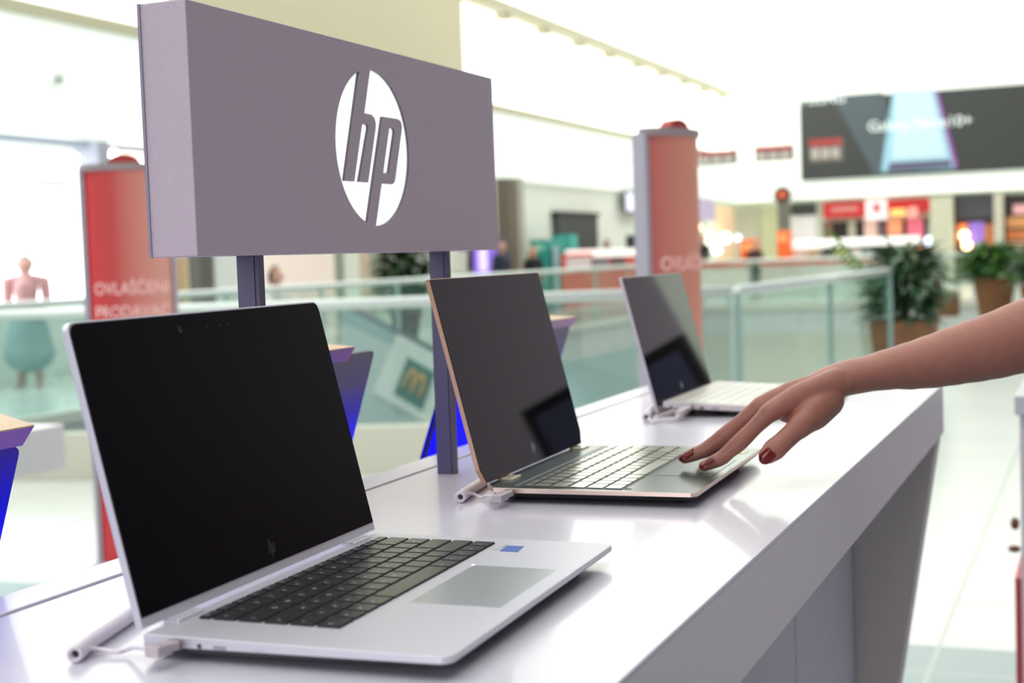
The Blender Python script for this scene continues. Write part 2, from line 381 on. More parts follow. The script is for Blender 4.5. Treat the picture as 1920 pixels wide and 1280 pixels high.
    for ri, (rw, hgt) in enumerate(zip(rows, hs)):
        x1 = x + H_ * hgt / tot; y = ky0; unit = (ky1 - ky0) / sum(rw)
        for ki, kw in enumerate(rw):
            y1 = y + unit * kw
            xa, xb, ya, yb = x + gap / 2, x1 - gap / 2, y + gap / 2, y1 - gap / 2
            kz = spec['kh']; zm = zt((xa + xb) / 2)
            in_ = .0006
            vs = [mb.bm.verts.new(p) for p in ((xa, ya, zt(xa) - .0003), (xb, ya, zt(xb) - .0003), (xb, yb, zt(xb) - .0003), (xa, yb, zt(xa) - .0003), (xa + in_, ya + in_, zt(xa) + kz), (xb - in_, ya + in_, zt(xb) + kz), (xb - in_, yb - in_, zt(xb) + kz), (xa + in_, yb - in_, zt(xa) + kz))]
            for q in ((4, 5, 6, 7), (0, 1, 5, 4), (1, 2, 6, 5), (2, 3, 7, 6), (3, 0, 4, 7)):
                f = mb.bm.faces.new([vs[i] for i in q]); f.material_index = 0 if q == (4, 5, 6, 7) else 1  # sides darker than tops: shade between the keys put into the colour
            if spec.get('legend') and legends[ri][ki] != ' ': letters.append((legends[ri][ki], (xa + xb) / 2, ya + .0045, zm + kz + .00015))
            y = y1
        x = x1
    kb = mb.build('keyboard', [spec['key'], spec['key_side']], base)
    if letters:
        cache = {}
        mb = MB()
        for chh, lx, ly, lz in letters:
            if chh not in cache: cache[chh] = text_mesh(chh, .0046)
            me = cache[chh].copy(); me.transform(frame((lx, ly, lz), (0, 1, 0), (-1, 0, 0), (0, 0, 1))); mb.mesh(me); bpy.data.meshes.remove(me)
        mb.build('key_letters', mat('legend_white', (220, 222, 225), .5), base)
    # dark sheet standing in for the shade between keys
    if spec.get('gap_shade'):
        mb = MB(); g = .0012
        mb.prism([(xx, yy, zt(xx) + .00012) for xx, yy in ((kx0 - g, ky0 - g), (kx1 + g, ky0 - g), (kx1 + g, ky1 + g), (kx0 - g, ky1 + g))], (0, 0, .0001)); mb.build('key_gap_shade', spec['gap_shade'], base)
    tx0, tx1, ty0, ty1 = spec['tp']
    mb = MB(); mb.prism([(xx, yy, zt(xx) + .0001) for xx, yy in ((tx0, ty0), (tx1, ty0), (tx1, ty1), (tx0, ty1))], (0, 0, .0002)); mb.build('touchpad', spec['tp_m'], base)
    mb = MB(); g = .0007
    mb.prism([(xx, yy, zt(xx) + .00004) for xx, yy in ((tx0 - g, ty0 - g), (tx1 + g, ty0 - g), (tx1 + g, ty1 + g), (tx0 - g, ty1 + g))], (0, 0, .0001)); mb.build('touchpad_rim', spec['tp_rim'], base)
    for pn, pts, pm in spec.get('patch', ()):
        mb = MB(); mb.prism([(xx, yy, zt(xx) + .00015) for xx, yy in pts], (0, 0, .00015)); mb.build(pn, pm, base)
    for x0, x1, zc, hh, pm in spec.get('ports', ()):
        mb = MB(); mb.box((x0, -.0004 + spec.get('py', 0), zc - hh / 2), (x1, .003, zc + hh / 2)); mb.build('port', pm, base, bevel=min(hh, x1 - x0) * .3)
    for y0, y1, hx0, hx1, hz0, hz1, hm in spec.get('hinges', ()):
        mb = MB(); mb.box((hx0, y0, hz0), (hx1, y1, hz1)); mb.build('hinge', hm, root, bevel=.001)
    return root

SILVER = mat('silver_aluminium', (214, 214, 222), .38, .35)
SILV_DECK = mat('silver_deck', (206, 206, 214), .42, .25)
SCREEN1 = mat('screen_matte', (4, 4, 8), .3, spec=.07)
SCREEN2 = mat('screen_gloss', (7, 6, 9), .03, spec=.45)
SCREEN3 = mat('screen_gloss_pale', (10, 9, 12), .03, spec=.6)
def rbox(D, W, r=.008, x0=0., n=5):
    pts = [(x0, 0), ]
    pts += [(D - r + r * math.sin(t), r - r * math.cos(t)) for t in [PI / 2 * k / n for k in range(n + 1)]]
    pts += [(D - r + r * math.cos(t), W - r + r * math.sin(t)) for t in [PI / 2 * k / n for k in range(n + 1)]]
    pts += [(x0, W)]
    return pts
CH = mat('chrome_hinge', (232, 232, 238), .3, .6)
laptop('laptop', 'silver laptop with black keys and a plain black screen, in front of the sign', -.552, .713, .031, .325, .207, .1965, .234, .0185, dict(
    r=.007, edge=SILVER, inset=.0014, b0=.0065, screen=SCREEN1, cam=(.118, .1845), logo=(.163, .0175, .011), logo_m=mat('logo_dim', (60, 58, 62), .4),
    z=(.0155, .0145, .0125, .0072), base=rbox(.207, .325), under=.03, lip=.0074, lipf=.0042, under_m=mat('under_dark', (70, 66, 72), .6), deck=SILV_DECK,
    kb=(.0125, .1165, .040, .305), gap=.0020, kh=.0017, key=mat('key_black', (44, 47, 49), .28, spec=.5), key_side=mat('key_side', (16, 16, 18), .5), legend=True,
    tp=(.1285, .193, .113, .227), tp_m=mat('tp_grey', (176, 182, 186), .25, .3), tp_rim=mat('tp_rim', (236, 236, 240), .3, .4),
    patch=(('sticker', ((.1290, .2785), (.1440, .2785), (.1415, .2990), (.1275, .2990)), mat('sticker_blue', (66, 98, 190), .4)),
           ('sticker', ((.119, .283), (.1262, .283), (.1262, .3025), (.119, .3025)), mat('sticker_grey', (196, 200, 200), .4)),
           ('status_light', ((.1268, .2272), (.1285, .2272), (.1285, .2292), (.1268, .2292)), mat('led', (255, 255, 255), .4, emit=(255, 255, 255), es=2.))),
    ports=((.0385, .0422, .0103, .0036, mat('port_dark', (92, 62, 54), .4)), (.050, .0595, .0102, .0028, mat('port_grey', (158, 156, 168), .4)), (.078, .086, .0104, .0012, mat('port_light', (196, 194, 204), .4))),
    hinges=((.026, .056, -.003, .0085, .012, .0185, CH), (.270, .300, -.003, .0085, .012, .0185, CH))))

COPPER = mat('copper_edge', (232, 208, 194), .3, .6)
COPL = mat('copper_lid', (196, 160, 132), .35, .6)
DK = mat('deck_dark', (66, 82, 78), .26, .8)
GOLD = mat('gold_hinge', (226, 214, 186), .25, .6)
laptop('laptop', 'dark laptop with copper edges being touched by the hand', -.567, 1.274, .023, .313, .214, .2105, .242, .0175, dict(
    r=.0012, edge=COPPER, lid_m=COPL, inset=.0008, b0=.0005, cham=.015, screen=SCREEN2, logo=(.151, .0165, .0125), logo_m=mat('logo_bright', (196, 198, 208), .25, .5),
    z=(.0150, .0145, .0105, .0085), base=[(-.006, .024), (.010, 0), (.209, 0), (.214, .006), (.214, .307), (.209, .313), (.010, .313), (-.006, .289)], under=.04, lip=.0050, lipf=.0036, under_m=mat('under_black', (16, 15, 16), .6), deck=DK,
    kb=(.036, .139, .010, .304), gap=.0025, kh=.0009, key=mat('key_sheen', (196, 198, 180), .22, .8), key_side=mat('key_side', (16, 16, 18)), gap_shade=mat('gap_shade_black', (12, 13, 13), .5),  # pale tops hold reflections on dark keys, black sheet the shade in the gaps
    tp=(.1465, .205, .100, .215), tp_m=mat('tp_dark', (76, 94, 90), .28, .75), tp_rim=mat('tp_dark_rim', (60, 74, 72), .35, .7),
    patch=(('speaker_strip', ((.0275, .012), (.0315, .012), (.0315, .301), (.0275, .301)), mat('strip_teal', (112, 136, 134), .4, .4)),
           ('sticker', ((.178, .262), (.204, .262), (.204, .286), (.178, .286)), mat('sticker_gold', (196, 190, 140), .35)),
           ('power_key', ((.141, .012), (.147, .012), (.147, .017), (.141, .017)), mat('key_side', (16, 16, 18)))),
    hinges=((.045, .072, -.004, .0125, .011, .0168, GOLD), (.272, .297, -.004, .0125, .011, .0168, GOLD))))

PALE = mat('pale_gold', (208, 200, 200), .35, .35)
laptop('laptop', 'pale gold laptop with keys coloured by bright reflections at the far end of the counter', -.603, 1.997, .006, .324, .216, .209, .248, .003, dict(
    r=.0016, edge=PALE, inset=.0012, b0=.0125, screen=SCREEN3, logo=(.150, .0300, .0115), logo_m=mat('logo_bright', (196, 198, 208)),
    z=(.0225, .0130, .0105, .0095), base=rbox(.222, .324, .005, .006), under=.03, lip=.0085, under_m=mat('under_black', (16, 15, 16)), deck=mat('pale_deck', (190, 184, 174), .38, .3),
    kb=(.034, .135, .014, .310), gap=.0026, kh=.0005, key=mat('key_reflection', (236, 236, 224), .35), key_side=mat('key_reflection_side', (190, 188, 180), .5),  # white of the key tops is bright reflection put into the colour
    tp=(.146, .208, .105, .22), tp_m=mat('tp_pale', (200, 196, 190), .3, .3), tp_rim=mat('tp_pale_rim', (170, 166, 160), .4),
    ports=((.0165, .0200, .0150, .0036, mat('port_black', (30, 26, 28), .4)), (.060, .068, .0135, .0030, mat('port_black', (30, 26, 28))), (.079, .090, .0130, .0024, mat('port_mid', (150, 142, 146), .4)))))

def smooth_path(pts, rad, k=6):
    P = [Vector(p) for p in pts]; out, ro = [], []
    for i in range(len(P) - 1):
        p0, p1, p2, p3 = P[max(i - 1, 0)], P[i], P[i + 1], P[min(i + 2, len(P) - 1)]
        for j in range(k):
            t = j / k
            out.append(.5 * ((2 * p1) + (p2 - p0) * t + (2 * p0 - 5 * p1 + 4 * p2 - p3) * t * t + (3 * p1 - p0 - 3 * p2 + p3) * t ** 3))
            ro.append(tuple(a + (b - a) * (3 * t * t - 2 * t ** 3) for a, b in zip(rad[i], rad[i + 1])))
    out.append(P[-1]); ro.append(rad[-1])
    return out, ro

# ---------- security cables with hollow white holders
def cable(label, tube_pts, r, cord_pts, plug_a, plug_b, pw, ph):
    o = Vector(tube_pts[0]); root = thing('security_cable', label, 'cable', (o.x, o.y, 0), 0, None)
    m = mat('cable_white', (226, 218, 224), .4)
    pts = [Vector(p) for p in tube_pts]; n = 20
    d0 = (pts[0] - pts[1]).normalized(); sd = d0.cross(Vector((0, 0, 1))).normalized(); u2 = sd.cross(d0)
    out = []
    def ring(c, rr, s_, u_): return [c + s_ * (rr * math.cos(2 * PI * k / n)) + u_ * (rr * math.sin(2 * PI * k / n)) for k in range(n)]
    out += [ring(pts[0] - d0 * .02, r * .48, sd, u2), ring(pts[0] - d0 * .0005, r * .5, sd, u2), ring(pts[0], r * .56, sd, u2), ring(pts[0] + d0 * .0008, r * .8, sd, u2), ring(pts[0], r, sd, u2)]
    for i in range(1, len(pts)):
        t = (pts[min(i + 1, len(pts) - 1)] - pts[i - 1]).normalized(); s_ = (-t).cross(Vector((0, 0, 1))).normalized(); out.append(ring(pts[i], r, s_, s_.cross(-t)))
    m1 = MB(); m1.rings(out); part(m1, 'tube', m, root, smooth=True)
    m1 = MB(); c = pts[0] - d0 * .004; m1.rings([ring(c, r * .5, sd, u2), ring(c - d0 * .001, r * .5, sd, u2)]); part(m1, 'tube_bore', mat('bore_dark', (70, 58, 62), .7), root)
    cp, _ = smooth_path(cord_pts, [(1, 1)] * len(cord_pts), 6); m1 = MB(); m1.tube(cp, .0015, 10, ref=(0, 0, 1), rb=.0020); part(m1, 'cord', m, root, smooth=True)
    a, b = Vector(plug_a), Vector(plug_b); t = (b - a).normalized(); s_ = t.cross(Vector((0, 0, 1))).normalized(); M = frame(a, t, s_, t.cross(s_)); ln = (b - a).length
    m1 = MB(); m1.box((0, -pw / 2, -ph / 2), (ln * .55, pw / 2, ph / 2), M); m1.box((ln * .55, -pw * .42, -ph * .40), (ln, pw * .42, ph * .40), M)
    pl = part(m1, 'plug', mat('clear_plastic', (196, 186, 190), .2, spec=.6), root, bevel=.0012)
    m1 = MB(); m1.box((ln * .86, -pw * .44, -ph * .42), (ln * .93, pw * .44, ph * .42), M); part(m1, 'plug_collar', mat('collar', (128, 112, 112), .4), root)
    return root
def tz(px, py, z): return atz(px, py, z)
cable('white hollow cable holder and cord beside the silver laptop', [tz(140, 1227, .0056), tz(172, 1200, .0056), tz(215, 1172, .0056), tz(262, 1140, .0056), tz(330, 1092, .0056)], .0052,
      [tz(152, 1215, .007), tz(185, 1217, .004), tz(220, 1222, .003), tz(238, 1217, .004), tz(256, 1213, .008), (-.5280, .692, .0128)], (-.5278, .688, .0125), (-.5262, .7128, .0112), .0105, .0070)
cable('white hollow cable holder and cord beside the dark laptop', [tz(863, 932, .0060), tz(882, 917, .0058), tz(905, 903, .0056), tz(940, 884, .0056)], .0056,
      [tz(872, 925, .008), tz(888, 926, .006), tz(903, 932, .003), tz(914, 929, .006), (-.5392, 1.245, .0100)], (-.5392, 1.239, .0100), (-.5380, 1.2735, .0112), .011, .0075)
cable('white looped cable and plug beside the pale gold laptop', [tz(1212, 782, .006), tz(1216, 772, .006), tz(1226, 762, .006), tz(1240, 752, .006)], .0058,
      [tz(1216, 784, .006), tz(1224, 791, .003), tz(1238, 788, .003), (-.560, 1.935, .006), (-.5595, 1.947, .010)], (-.559, 1.945, .0105), (-.5565, 1.9965, .0150), .012, .0085)

# ================================================================== BLUE LEANING DISPLAYS BEHIND THE COUNTER
bs = thing('rear_shelf', 'low white shelf along the back of the display counter', 'shelf', (-.9, 1.2, FLOOR))
part(MB().box((-1.06, .2, -.13), (-.766, 2.7, -.10)), 'shelf_board', WHITE, bs, bevel=.001)
part(MB().box((-1.0, .25, FLOOR), (-.8, 2.65, -.13)), 'shelf_base', WHITE_FRONT, bs)
BLUE = [(0., (0, 0, 255)), (.52, (4, 2, 240)), (.70, (38, 32, 138)), (.84, (60, 54, 88)), (1., (66, 62, 76))]
BLUE1 = [(0., (0, 0, 255)), (.50, (0, 0, 248)), (.78, (4, 2, 172)), (1., (36, 26, 110))]
WOOD = mat('pale_wood', (214, 182, 150), .6, noise=.35, nscale=(60, 200, 200))
def blue_display(label, y0, y1, xt, zt_, tn, wy0, wc, wt, wd, stops, rim, zw):
    zb = -.0995
    xb = xt - tn * (zt_ - zb)
    root = thing('display_stand', label, 'stand', (xb, (y0 + y1) / 2, -.10))
    L_ = math.hypot(xt - xb, zt_ - zb); up = Vector((xt - xb, 0, zt_ - zb)).normalized(); nn = Vector((0, 1, 0)).cross(up)
    M = frame((xb, y0, zb), (0, 1, 0), up)
    W_ = y1 - y0; r = .008
    pts = [(0, 0), (W_, 0)] + [(W_ - r + r * math.cos(t), L_ - r + r * math.sin(t)) for t in [PI / 2 * k / 5 for k in range(6)]] + [(r + r * math.cos(t), L_ - r + r * math.sin(t)) for t in [PI / 2 + PI / 2 * k / 5 for k in range(6)]]
    m1 = MB(); m1.prism([(a, b, -.004) for a, b in pts], (0, 0, .004), M)
    g = mat_grad('blue_print_' + str(round(y0, 2)), stops, 2, 0., zt_ - zb, .45, .8)
    pn = part(m1, 'leaning_panel', g, root)
    m1 = MB(); m1.box((0, 0, -.0045), (.009, L_ * .96, .0008), M); part(m1, 'panel_edge', mat('edge_navy', (26, 22, 40), .5), root)
    # wooden top with painted rim
    sk = wd * .72
    m1 = MB()
    def zz(x): return zw
    top = [(wc, wy0), (wc, wt), (wc - wd, wt + sk), (wc - wd, wy0)]
    m1.prism([(x, y, zw - .0012) for x, y in top], (0, 0, .0012)); part(m1, 'wooden_top', WOOD, root)
    m1 = MB(); lo = [(wc - .006, wy0), (wc - .006, wt - .008), (wc - wd, wt + sk - .01), (wc - wd, wy0)]
    A = [m1.bm.verts.new((x, y, zw - .0013)) for x, y in top]; B = [m1.bm.verts.new((x, y, zw - .0160)) for x, y in lo]
    m1.bm.faces.new(A); m1.bm.faces.new(B[::-1])
    for i in range(4): m1.bm.faces.new((A[i], A[(i + 1) % 4], B[(i + 1) % 4], B[i]))
    part(m1, 'painted_rim', rim, root)
PUR = mat('purple_rim', (146, 100, 190), .5)
blue_display('bright blue leaning display with wooden top, left of the silver laptop', .45, .898, -.806, .103, .34, .46, -.80, .908, .10, BLUE1, PUR, .119)
blue_display('blue leaning display with wooden top behind the silver laptop screen', 1.085, 1.494, -.800, .136, .325, 1.22, -.795, 1.437, .10, BLUE, PUR, .145)
blue_display('blue leaning display with wooden top behind the dark laptop screen', 1.722, 2.166, -.800, .126, .36, 1.97, -.795, 2.186, .10, BLUE, mat('mauve_rim', (176, 142, 176), .5), .141)

# ================================================================== PERSON WITH THE REACHING ARM
SKIN = mat('skin', (166, 110, 95), .46, sss=.2, spec=.4, noise=.10, nscale=(90, 90, 90))
FWD = Vector((RX.z, RY.z, RZ.z)); UPC = -Vector((RX.y, RY.y, RZ.y))
hand = MB()
def limb(pts, rad, ref=None, n=20):
    P, R = smooth_path(pts, rad); hand.tube(P, [r[0] for r in R], n, ref=ref or UPC, rb=[r[1] for r in R], dome=True)
D0 = 1.4477
I = dict(mcp=atd(1441, 775, D0 - .004), pip=atd(1387, 829, D0 - .003), dip=atd(1352, 859, D0), tip=atd(1320, 873, D0))
Mi = dict(mcp=atd(1424, 763, D0 + .019), pip=atd(1358, 817, D0 + .024), dip=atd(1318, 845, D0 + .028), tip=atd(1284, 859, D0 + .032))
Ri = dict(mcp=atd(1424, 766, D0 + .041), pip=atd(1372, 812, D0 + .047), dip=atd(1338, 840, D0 + .052), tip=atd(1312, 852, D0 + .056))
Pk = dict(mcp=atd(1440, 776, D0 + .060), pip=atd(1412, 808, D0 + .066), dip=atd(1390, 828, D0 + .070), tip=atd(1372, 838, D0 + .073))
def finger(f, r): limb([f['mcp'], f['mcp'].lerp(f['pip'], .5), f['pip'], f['pip'].lerp(f['dip'], .55), f['dip'], f['tip']],
                       [(r[0], r[0]), (r[1] * .98, r[1] * .98), (r[1] * 1.03, r[1] * 1.05), (r[2], r[2] * 1.02), (r[2] * .99, r[2] * 1.03), (r[3] * .9, r[3] * 1.05)])
finger(I, (.0098, .0087, .0078, .0066)); finger(Mi, (.0100, .0089, .0079, .0066)); finger(Ri, (.0096, .0083, .0074, .0062)); finger(Pk, (.0085, .0072, .0064, .0055))
WR = atd(1600, 706, D0 + .040)
CARP = atd(1566, 722, D0 + .036)
for f, r, dz in ((I, .0125, 0), (Mi, .0125, .0), (Ri, .0120, 0), (Pk, .0112, 0)):
    k = [I, Mi, Ri, Pk].index(f)
    st = atd(1572, 716, D0 + .022 + .011 * k)
    mid = f['mcp'].lerp(st, .5) + UPC * (.0028)
    limb([f['mcp'], f['mcp'].lerp(mid, .45) + UPC * .0008, mid, st], [(r * .83, r * .9), (r * .95, r * .95), (r * 1.1, r * 1.05), (r * 1.24, r * 1.05)])
# thumb and its muscle
TH = dict(cmc=atd(1556, 748, D0 + .020), mcp=atd(1503, 796, D0 - .012), ip=atd(1467, 829, D0 - .024), tip=atd(1440, 853, D0 - .031))
limb([TH['cmc'], TH['cmc'].lerp(TH['mcp'], .5), TH['mcp'], TH['mcp'].lerp(TH['ip'], .5), TH['ip'], TH['ip'].lerp(TH['tip'], .55), TH['tip']],
     [(.0180, .015), (.0180, .0155), (.0130, .0125), (.0108, .0105), (.0106, .0112), (.0114, .0122), (.0092, .0108)])
limb([atd(1556, 738, D0 + .030), atd(1522, 764, D0 + .012), atd(1490, 777, D0 + .006), atd(1470, 779, D0 + .006)], [(.016, .014), (.0150, .010), (.0112, .008), (.007, .006)])
for f in (I, Mi): limb([f['mcp'] + UPC * .0022 - FWD * .001, f['mcp'].lerp(WR, .12) + UPC * .0030], [(.0088, .0085), (.0085, .008)])   # web between thumb and index
limb([atd(1548, 742, D0 + .045), atd(1500, 760, D0 + .048), atd(1466, 772, D0 + .048)], [(.015, .022), (.0125, .022), (.009, .018)])      # heel of the palm
# wrist bridge, forearm, elbow
limb([atd(1528, 727, D0 + .034), atd(1575, 712, D0 + .038), atd(1626, 701, D0 + .042)], [(.0155, .024), (.0182, .0268), (.0189, .0268)], n=28)
FA = [(1566, 716, .036, .0168, .027), (1592, 706, .040, .0180, .0268), (1628, 700.5, .042, .0190, .0268), (1668, 692, .044, .0216, .028), (1709, 685.5, .046, .0252, .0300), (1750, 677, .047, .0283, .0320), (1790, 667, .048, .0308, .0335), (1832, 656.5, .049, .0334, .0350), (1871, 646, .050, .0354, .036), (1920, 630, .052, .0378, .0375), (1985, 606, .054, .0395, .039), (2060, 574, .057, .0400, .040)]
limb([atd(a, b, D0 + c) for a, b, c, d, e in FA], [(d, e) for a, b, c, d, e in FA], n=28)
ELB = atd(2060, 574, D0 + .057)
SHO = Vector((.33, 1.52, .40))
limb([ELB, ELB.lerp(SHO, .5) + Vector((0, 0, -.005)), SHO], [(.0400, .040), (.044, .044), (.052, .050)], n=28)
me = bpy.data.meshes.new('arm_raw'); bmesh.ops.recalc_face_normals(hand.bm, faces=hand.bm.faces); hand.bm.to_mesh(me); hand.bm.free()
tmp = bpy.data.objects.new('arm_raw', me); COL.objects.link(tmp)
md = tmp.modifiers.new('r', 'REMESH'); md.mode = 'VOXEL'; md.voxel_size = .0017; md.use_smooth_shade = True
md = tmp.modifiers.new('s', 'SMOOTH'); md.factor = .5; md.iterations = 9
arm = evaluated(tmp); bpy.data.objects.remove(tmp)
PR = thing('person', 'bare forearm and hand with dark red nails reaching over the dark laptop', 'person', (.36, 1.62, FLOOR))
# rest of the standing figure (outside the frame), one mesh with the arm
bmesh_ = MB(); bmesh_.mesh(arm)
body = MB()
bx, by = .40, 1.72
def bl(pts, rad, n=20, mbx=body, ref=(0, 1, 0)):
    P, R = smooth_path(pts, rad); mbx.tube(P, [r[0] for r in R], n, ref=ref, rb=[r[1] for r in R], dome=True)
bl([(bx, by, -.12), (bx, by, .1), (bx, by, .30), (bx, by, .44), (bx, by, .48)], [(.17, .12), (.135, .10), (.16, .11), (.17, .09), (.06, .06)])
bl([(bx - .01, by, .45), (bx - .02, by, .55)], [(.055, .06), (.052, .055)])
bl([(bx - .03, by, .57), (bx - .03, by, .64), (bx - .025, by, .70)], [(.055, .07), (.075, .095), (.065, .08)])
for s in (-1, 1):
    bl([(bx, by + s * .09, -.14), (bx, by + s * .09, -.55), (bx + .01, by + s * .09, -.98)], [(.085, .085), (.058, .062), (.04, .042)])
    bl([(bx + .01, by + s * .09, -1.0), (bx - .08, by + s * .09, -1.03)], [(.03, .03), (.025, .04)])
bl([(bx, by + .16, .42), (bx + .03, by + .22, .12), (bx - .02, by + .2, -.12)], [(.048, .048), (.036, .036), (.025, .025)])
bl([(bx - .02, by - .12, .42), (SHO.x, SHO.y, SHO.z), SHO.lerp(ELB, .4)], [(.055, .055), (.052, .052), (.040, .040)])
# face: nose, brow, ears, lips
for c, r, sc in (((bx - .108, by, .620), .016, (1, .7, 1.3)), ((bx - .098, by, .585), .016, (.6, 1.5, .6)), ((bx - .03, by + .083, .625), .022, (.7, .35, 1.2)), ((bx - .03, by - .083, .625), .022, (.7, .35, 1.2)), ((bx - .10, by + .032, .645), .012, (.7, 1.2, .7)), ((bx - .10, by - .032, .645), .012, (.7, 1.2, .7))):
    body.ball(c, r, 12, sc)
bm2 = bpy.data.meshes.new('b'); bmesh.ops.recalc_face_normals(body.bm, faces=body.bm.faces); body.bm.to_mesh(bm2); body.bm.free(); bmesh_.mesh(bm2)
o = part(bmesh_, 'body', SKIN, PR, smooth=True)
cl = MB(); bl([(bx, by, -.16), (bx, by, .1), (bx, by, .30), (bx, by, .43), (bx, by, .46)], [(.185, .135), (.148, .113), (.172, .122), (.180, .103), (.08, .08)], mbx=cl)
bl([(bx - .02, by - .13, .41), (SHO.x, SHO.y, SHO.z), SHO.lerp(ELB, .18)], [(.066, .066), (.064, .064), (.058, .058)], mbx=cl)
part(cl, 'shirt', mat('dark_shirt', (44, 42, 52), .8), PR, smooth=True)
cl = MB()
for s in (-1, 1): bl([(bx, by + s * .085, -.10), (bx, by + s * .09, -.55), (bx + .01, by + s * .09, -.98)], [(.098, .098), (.072, .075), (.058, .06)], mbx=cl)
part(cl, 'trousers', mat('dark_jeans', (40, 46, 66), .8), PR, smooth=True)
cl = MB(); bl([(bx + .005, by, .60), (bx - .005, by, .67), (bx - .012, by, .715)], [(.072, .083), (.083, .099), (.070, .084)], mbx=cl); bl([(bx + .05, by, .64), (bx + .085, by, .50), (bx + .09, by, .36)], [(.05, .07), (.04, .075), (.02, .05)], mbx=cl)
part(cl, 'hair', mat('brown_hair', (58, 40, 30), .6), PR, smooth=True)
NAIL = mat('nail_red', (146, 4, 18), .16, coat=.6)
def nail(c, along, out, ln, w, h):
    a = Vector(along).normalized(); n_ = Vector(out); n_ = (n_ - a * a.dot(n_)).normalized(); s_ = n_.cross(a)
    m1 = MB(); N, K = 8, 9; rows = []
    for i in range(N + 1):
        u = i / N * 2 - 1
        ww = w * (math.sqrt(max(0, 1 - max(0, (u - .25) / .80) ** 2.2)) if u > .25 else 1) * (1 if u > -.7 else .75 + .25 * math.sqrt(max(0, 1 - ((-u - .7) / .35) ** 2)))
        rows.append([Vector(c) + a * (u * ln) + s_ * (ww * math.sin(v)) + n_ * (h * (math.cos(v) - 1) * 1.1 - .0009 * u * u * (1 if u > 0 else .3)) for v in [(-1 + 2 * k / K) * 1.15 for k in range(K + 1)]])
    V = [[m1.bm.verts.new(p) for p in r] for r in rows]
    for i in range(N):
        for k in range(K): m1.bm.faces.new((V[i][k], V[i][k + 1], V[i + 1][k + 1], V[i + 1][k]))
    geo = bmesh.ops.solidify(m1.bm, geom=list(m1.bm.faces), thickness=.0008)
    part(m1, 'fingernail', NAIL, PR, smooth=True)
RGT = Vector((RX.x, RY.x, RZ.x))
for a, b, da, db, ov, w_ in (((1309, 876), (1337, 858.5), -.0040, -.0060, UPC * .82 - FWD * .57, .0050), ((1271.5, 861), (1301, 843), .0262, .0254, UPC * .82 - FWD * .57, .0050), ((1426.5, 867.5), (1449, 846), -.0395, -.0422, -FWD * .95 - UPC * .16 - RGT * .20, .0069)):
    A_, B_ = atd(*a, D0 + da), atd(*b, D0 + db); ov = ov.normalized()
    nail(A_.lerp(B_, .5) + ov * .0008, A_ - B_, ov, (A_ - B_).length * .5, w_, w_ * .55)

# ================================================================== GLASS RAILINGS
RAILM = mat('rail_white', (226, 236, 232), .3, .3)
GLS = mat_glass('balustrade_glass', (.88, .935, .93), .10)
GLS2 = mat_glass('far_glass', (.88, .95, .93), .08)
def railing(label, a, b, h=1.05, kerb=.29, n=6, r=.035, g=GLS, km=None):
    a = Vector((*a, FLOOR)); b = Vector((*b, FLOOR)); d = (b - a); ln = d.length; ang = math.atan2(d.y, d.x)
    root = thing('glass_railing', label, 'railing', a, ang)
    MB().box((0, -.06, 0), (ln, .06, kerb)).build('kerb', km or mat('kerb_cream', (222, 220, 204), .6), root, bevel=.005)
    for k in range(n):
        MB().box((ln * k / n + .012, -.006, kerb), (ln * (k + 1) / n - .012, .006, h - .01)).build('glass_panel', g, root)
    MB().tube([(0, 0, h), (ln, 0, h)], r, 14).build('handrail', RAILM, root, smooth=True)
    for k in range(n + 1): MB().box((ln * k / n - .012, -.02, kerb), (ln * k / n + .012, .02, h - .02)).build('post', mat('post_glass', (172, 198, 192), .4), root)
    return root
railing('nearest glass railing with white handrail, behind the sign and laptops', (-8.4, 6.53), (-2.08, 8.44), n=4)
railing('glass railing running back to the big potted plant from the near corner', (-2.05, 8.50), (-1.86, 13.75), n=2)
railing('glass railing along the left walkway under the shop fronts', (-8.4, 6.7), (-8.4, 29.9), n=12, g=GLS2, kerb=.1)
railing('glass railing on the far side of the opening, below the food counter', (-8.3, 30.0), (-1.6, 30.0), n=5, g=GLS2, kerb=.15)
railing('pale glass railing at right between the potted plants and the shops', (-1.2, 33.), (6., 33.), n=4, g=GLS2, kerb=.1)

# ---------- escalator seen through the near glass, with the tilted hamburger sign
YES = 12.6
es = thing('escalator', 'pale escalator side sloping down behind the near glass railing', 'escalator', (-5.2, YES, -6.4))
def ep(px, py): v = aty(px, py, YES); return (v.x, v.y, v.z)
part(MB().prism([ep(640, 600), ep(1080, 822), ep(1080, 1100), ep(640, 870)], (0, .5, 0)), 'truss', mat('truss_pale', (186, 204, 198), .5), es)
part(MB().prism([ep(640, 568), ep(1080, 790), ep(1080, 820), ep(640, 598)], (0, .05, 0)), 'balustrade', mat('balustrade_teal', (150, 182, 178), .4), es)
part(MB().tube([ep(640, 567), ep(1080, 789)], .022, 10), 'handrail', mat('handrail_dark', (84, 104, 106), .5), es)
def brd(name, pts, y, t, m, root): return part(MB().prism([tuple(aty(a, b, y)) for a, b in pts], (0, -t, 0)), name, m, root)
hb = thing('hanging_board', 'tilted white board with a green square and yellow letter M, seen through the glass', 'sign', tuple(aty(780, 720, YES)))
brd('board', [(747, 626), (702, 735), (816, 801), (866, 690)], YES - .01, .03, mat('board_white', (226, 234, 224), .5), hb)
brd('green_square', [(765, 669), (739, 737), (791, 768), (816, 698)], YES - .041, .012, mat('sign_green', (66, 118, 106), .5), hb)
ux = (aty(816, 698, YES) - aty(765, 669, YES)).normalized(); uy = (aty(765, 669, YES) - aty(739, 737, YES)).normalized()
mM = MB(); cM = aty(777.5, 718, YES - .056); sM = .105
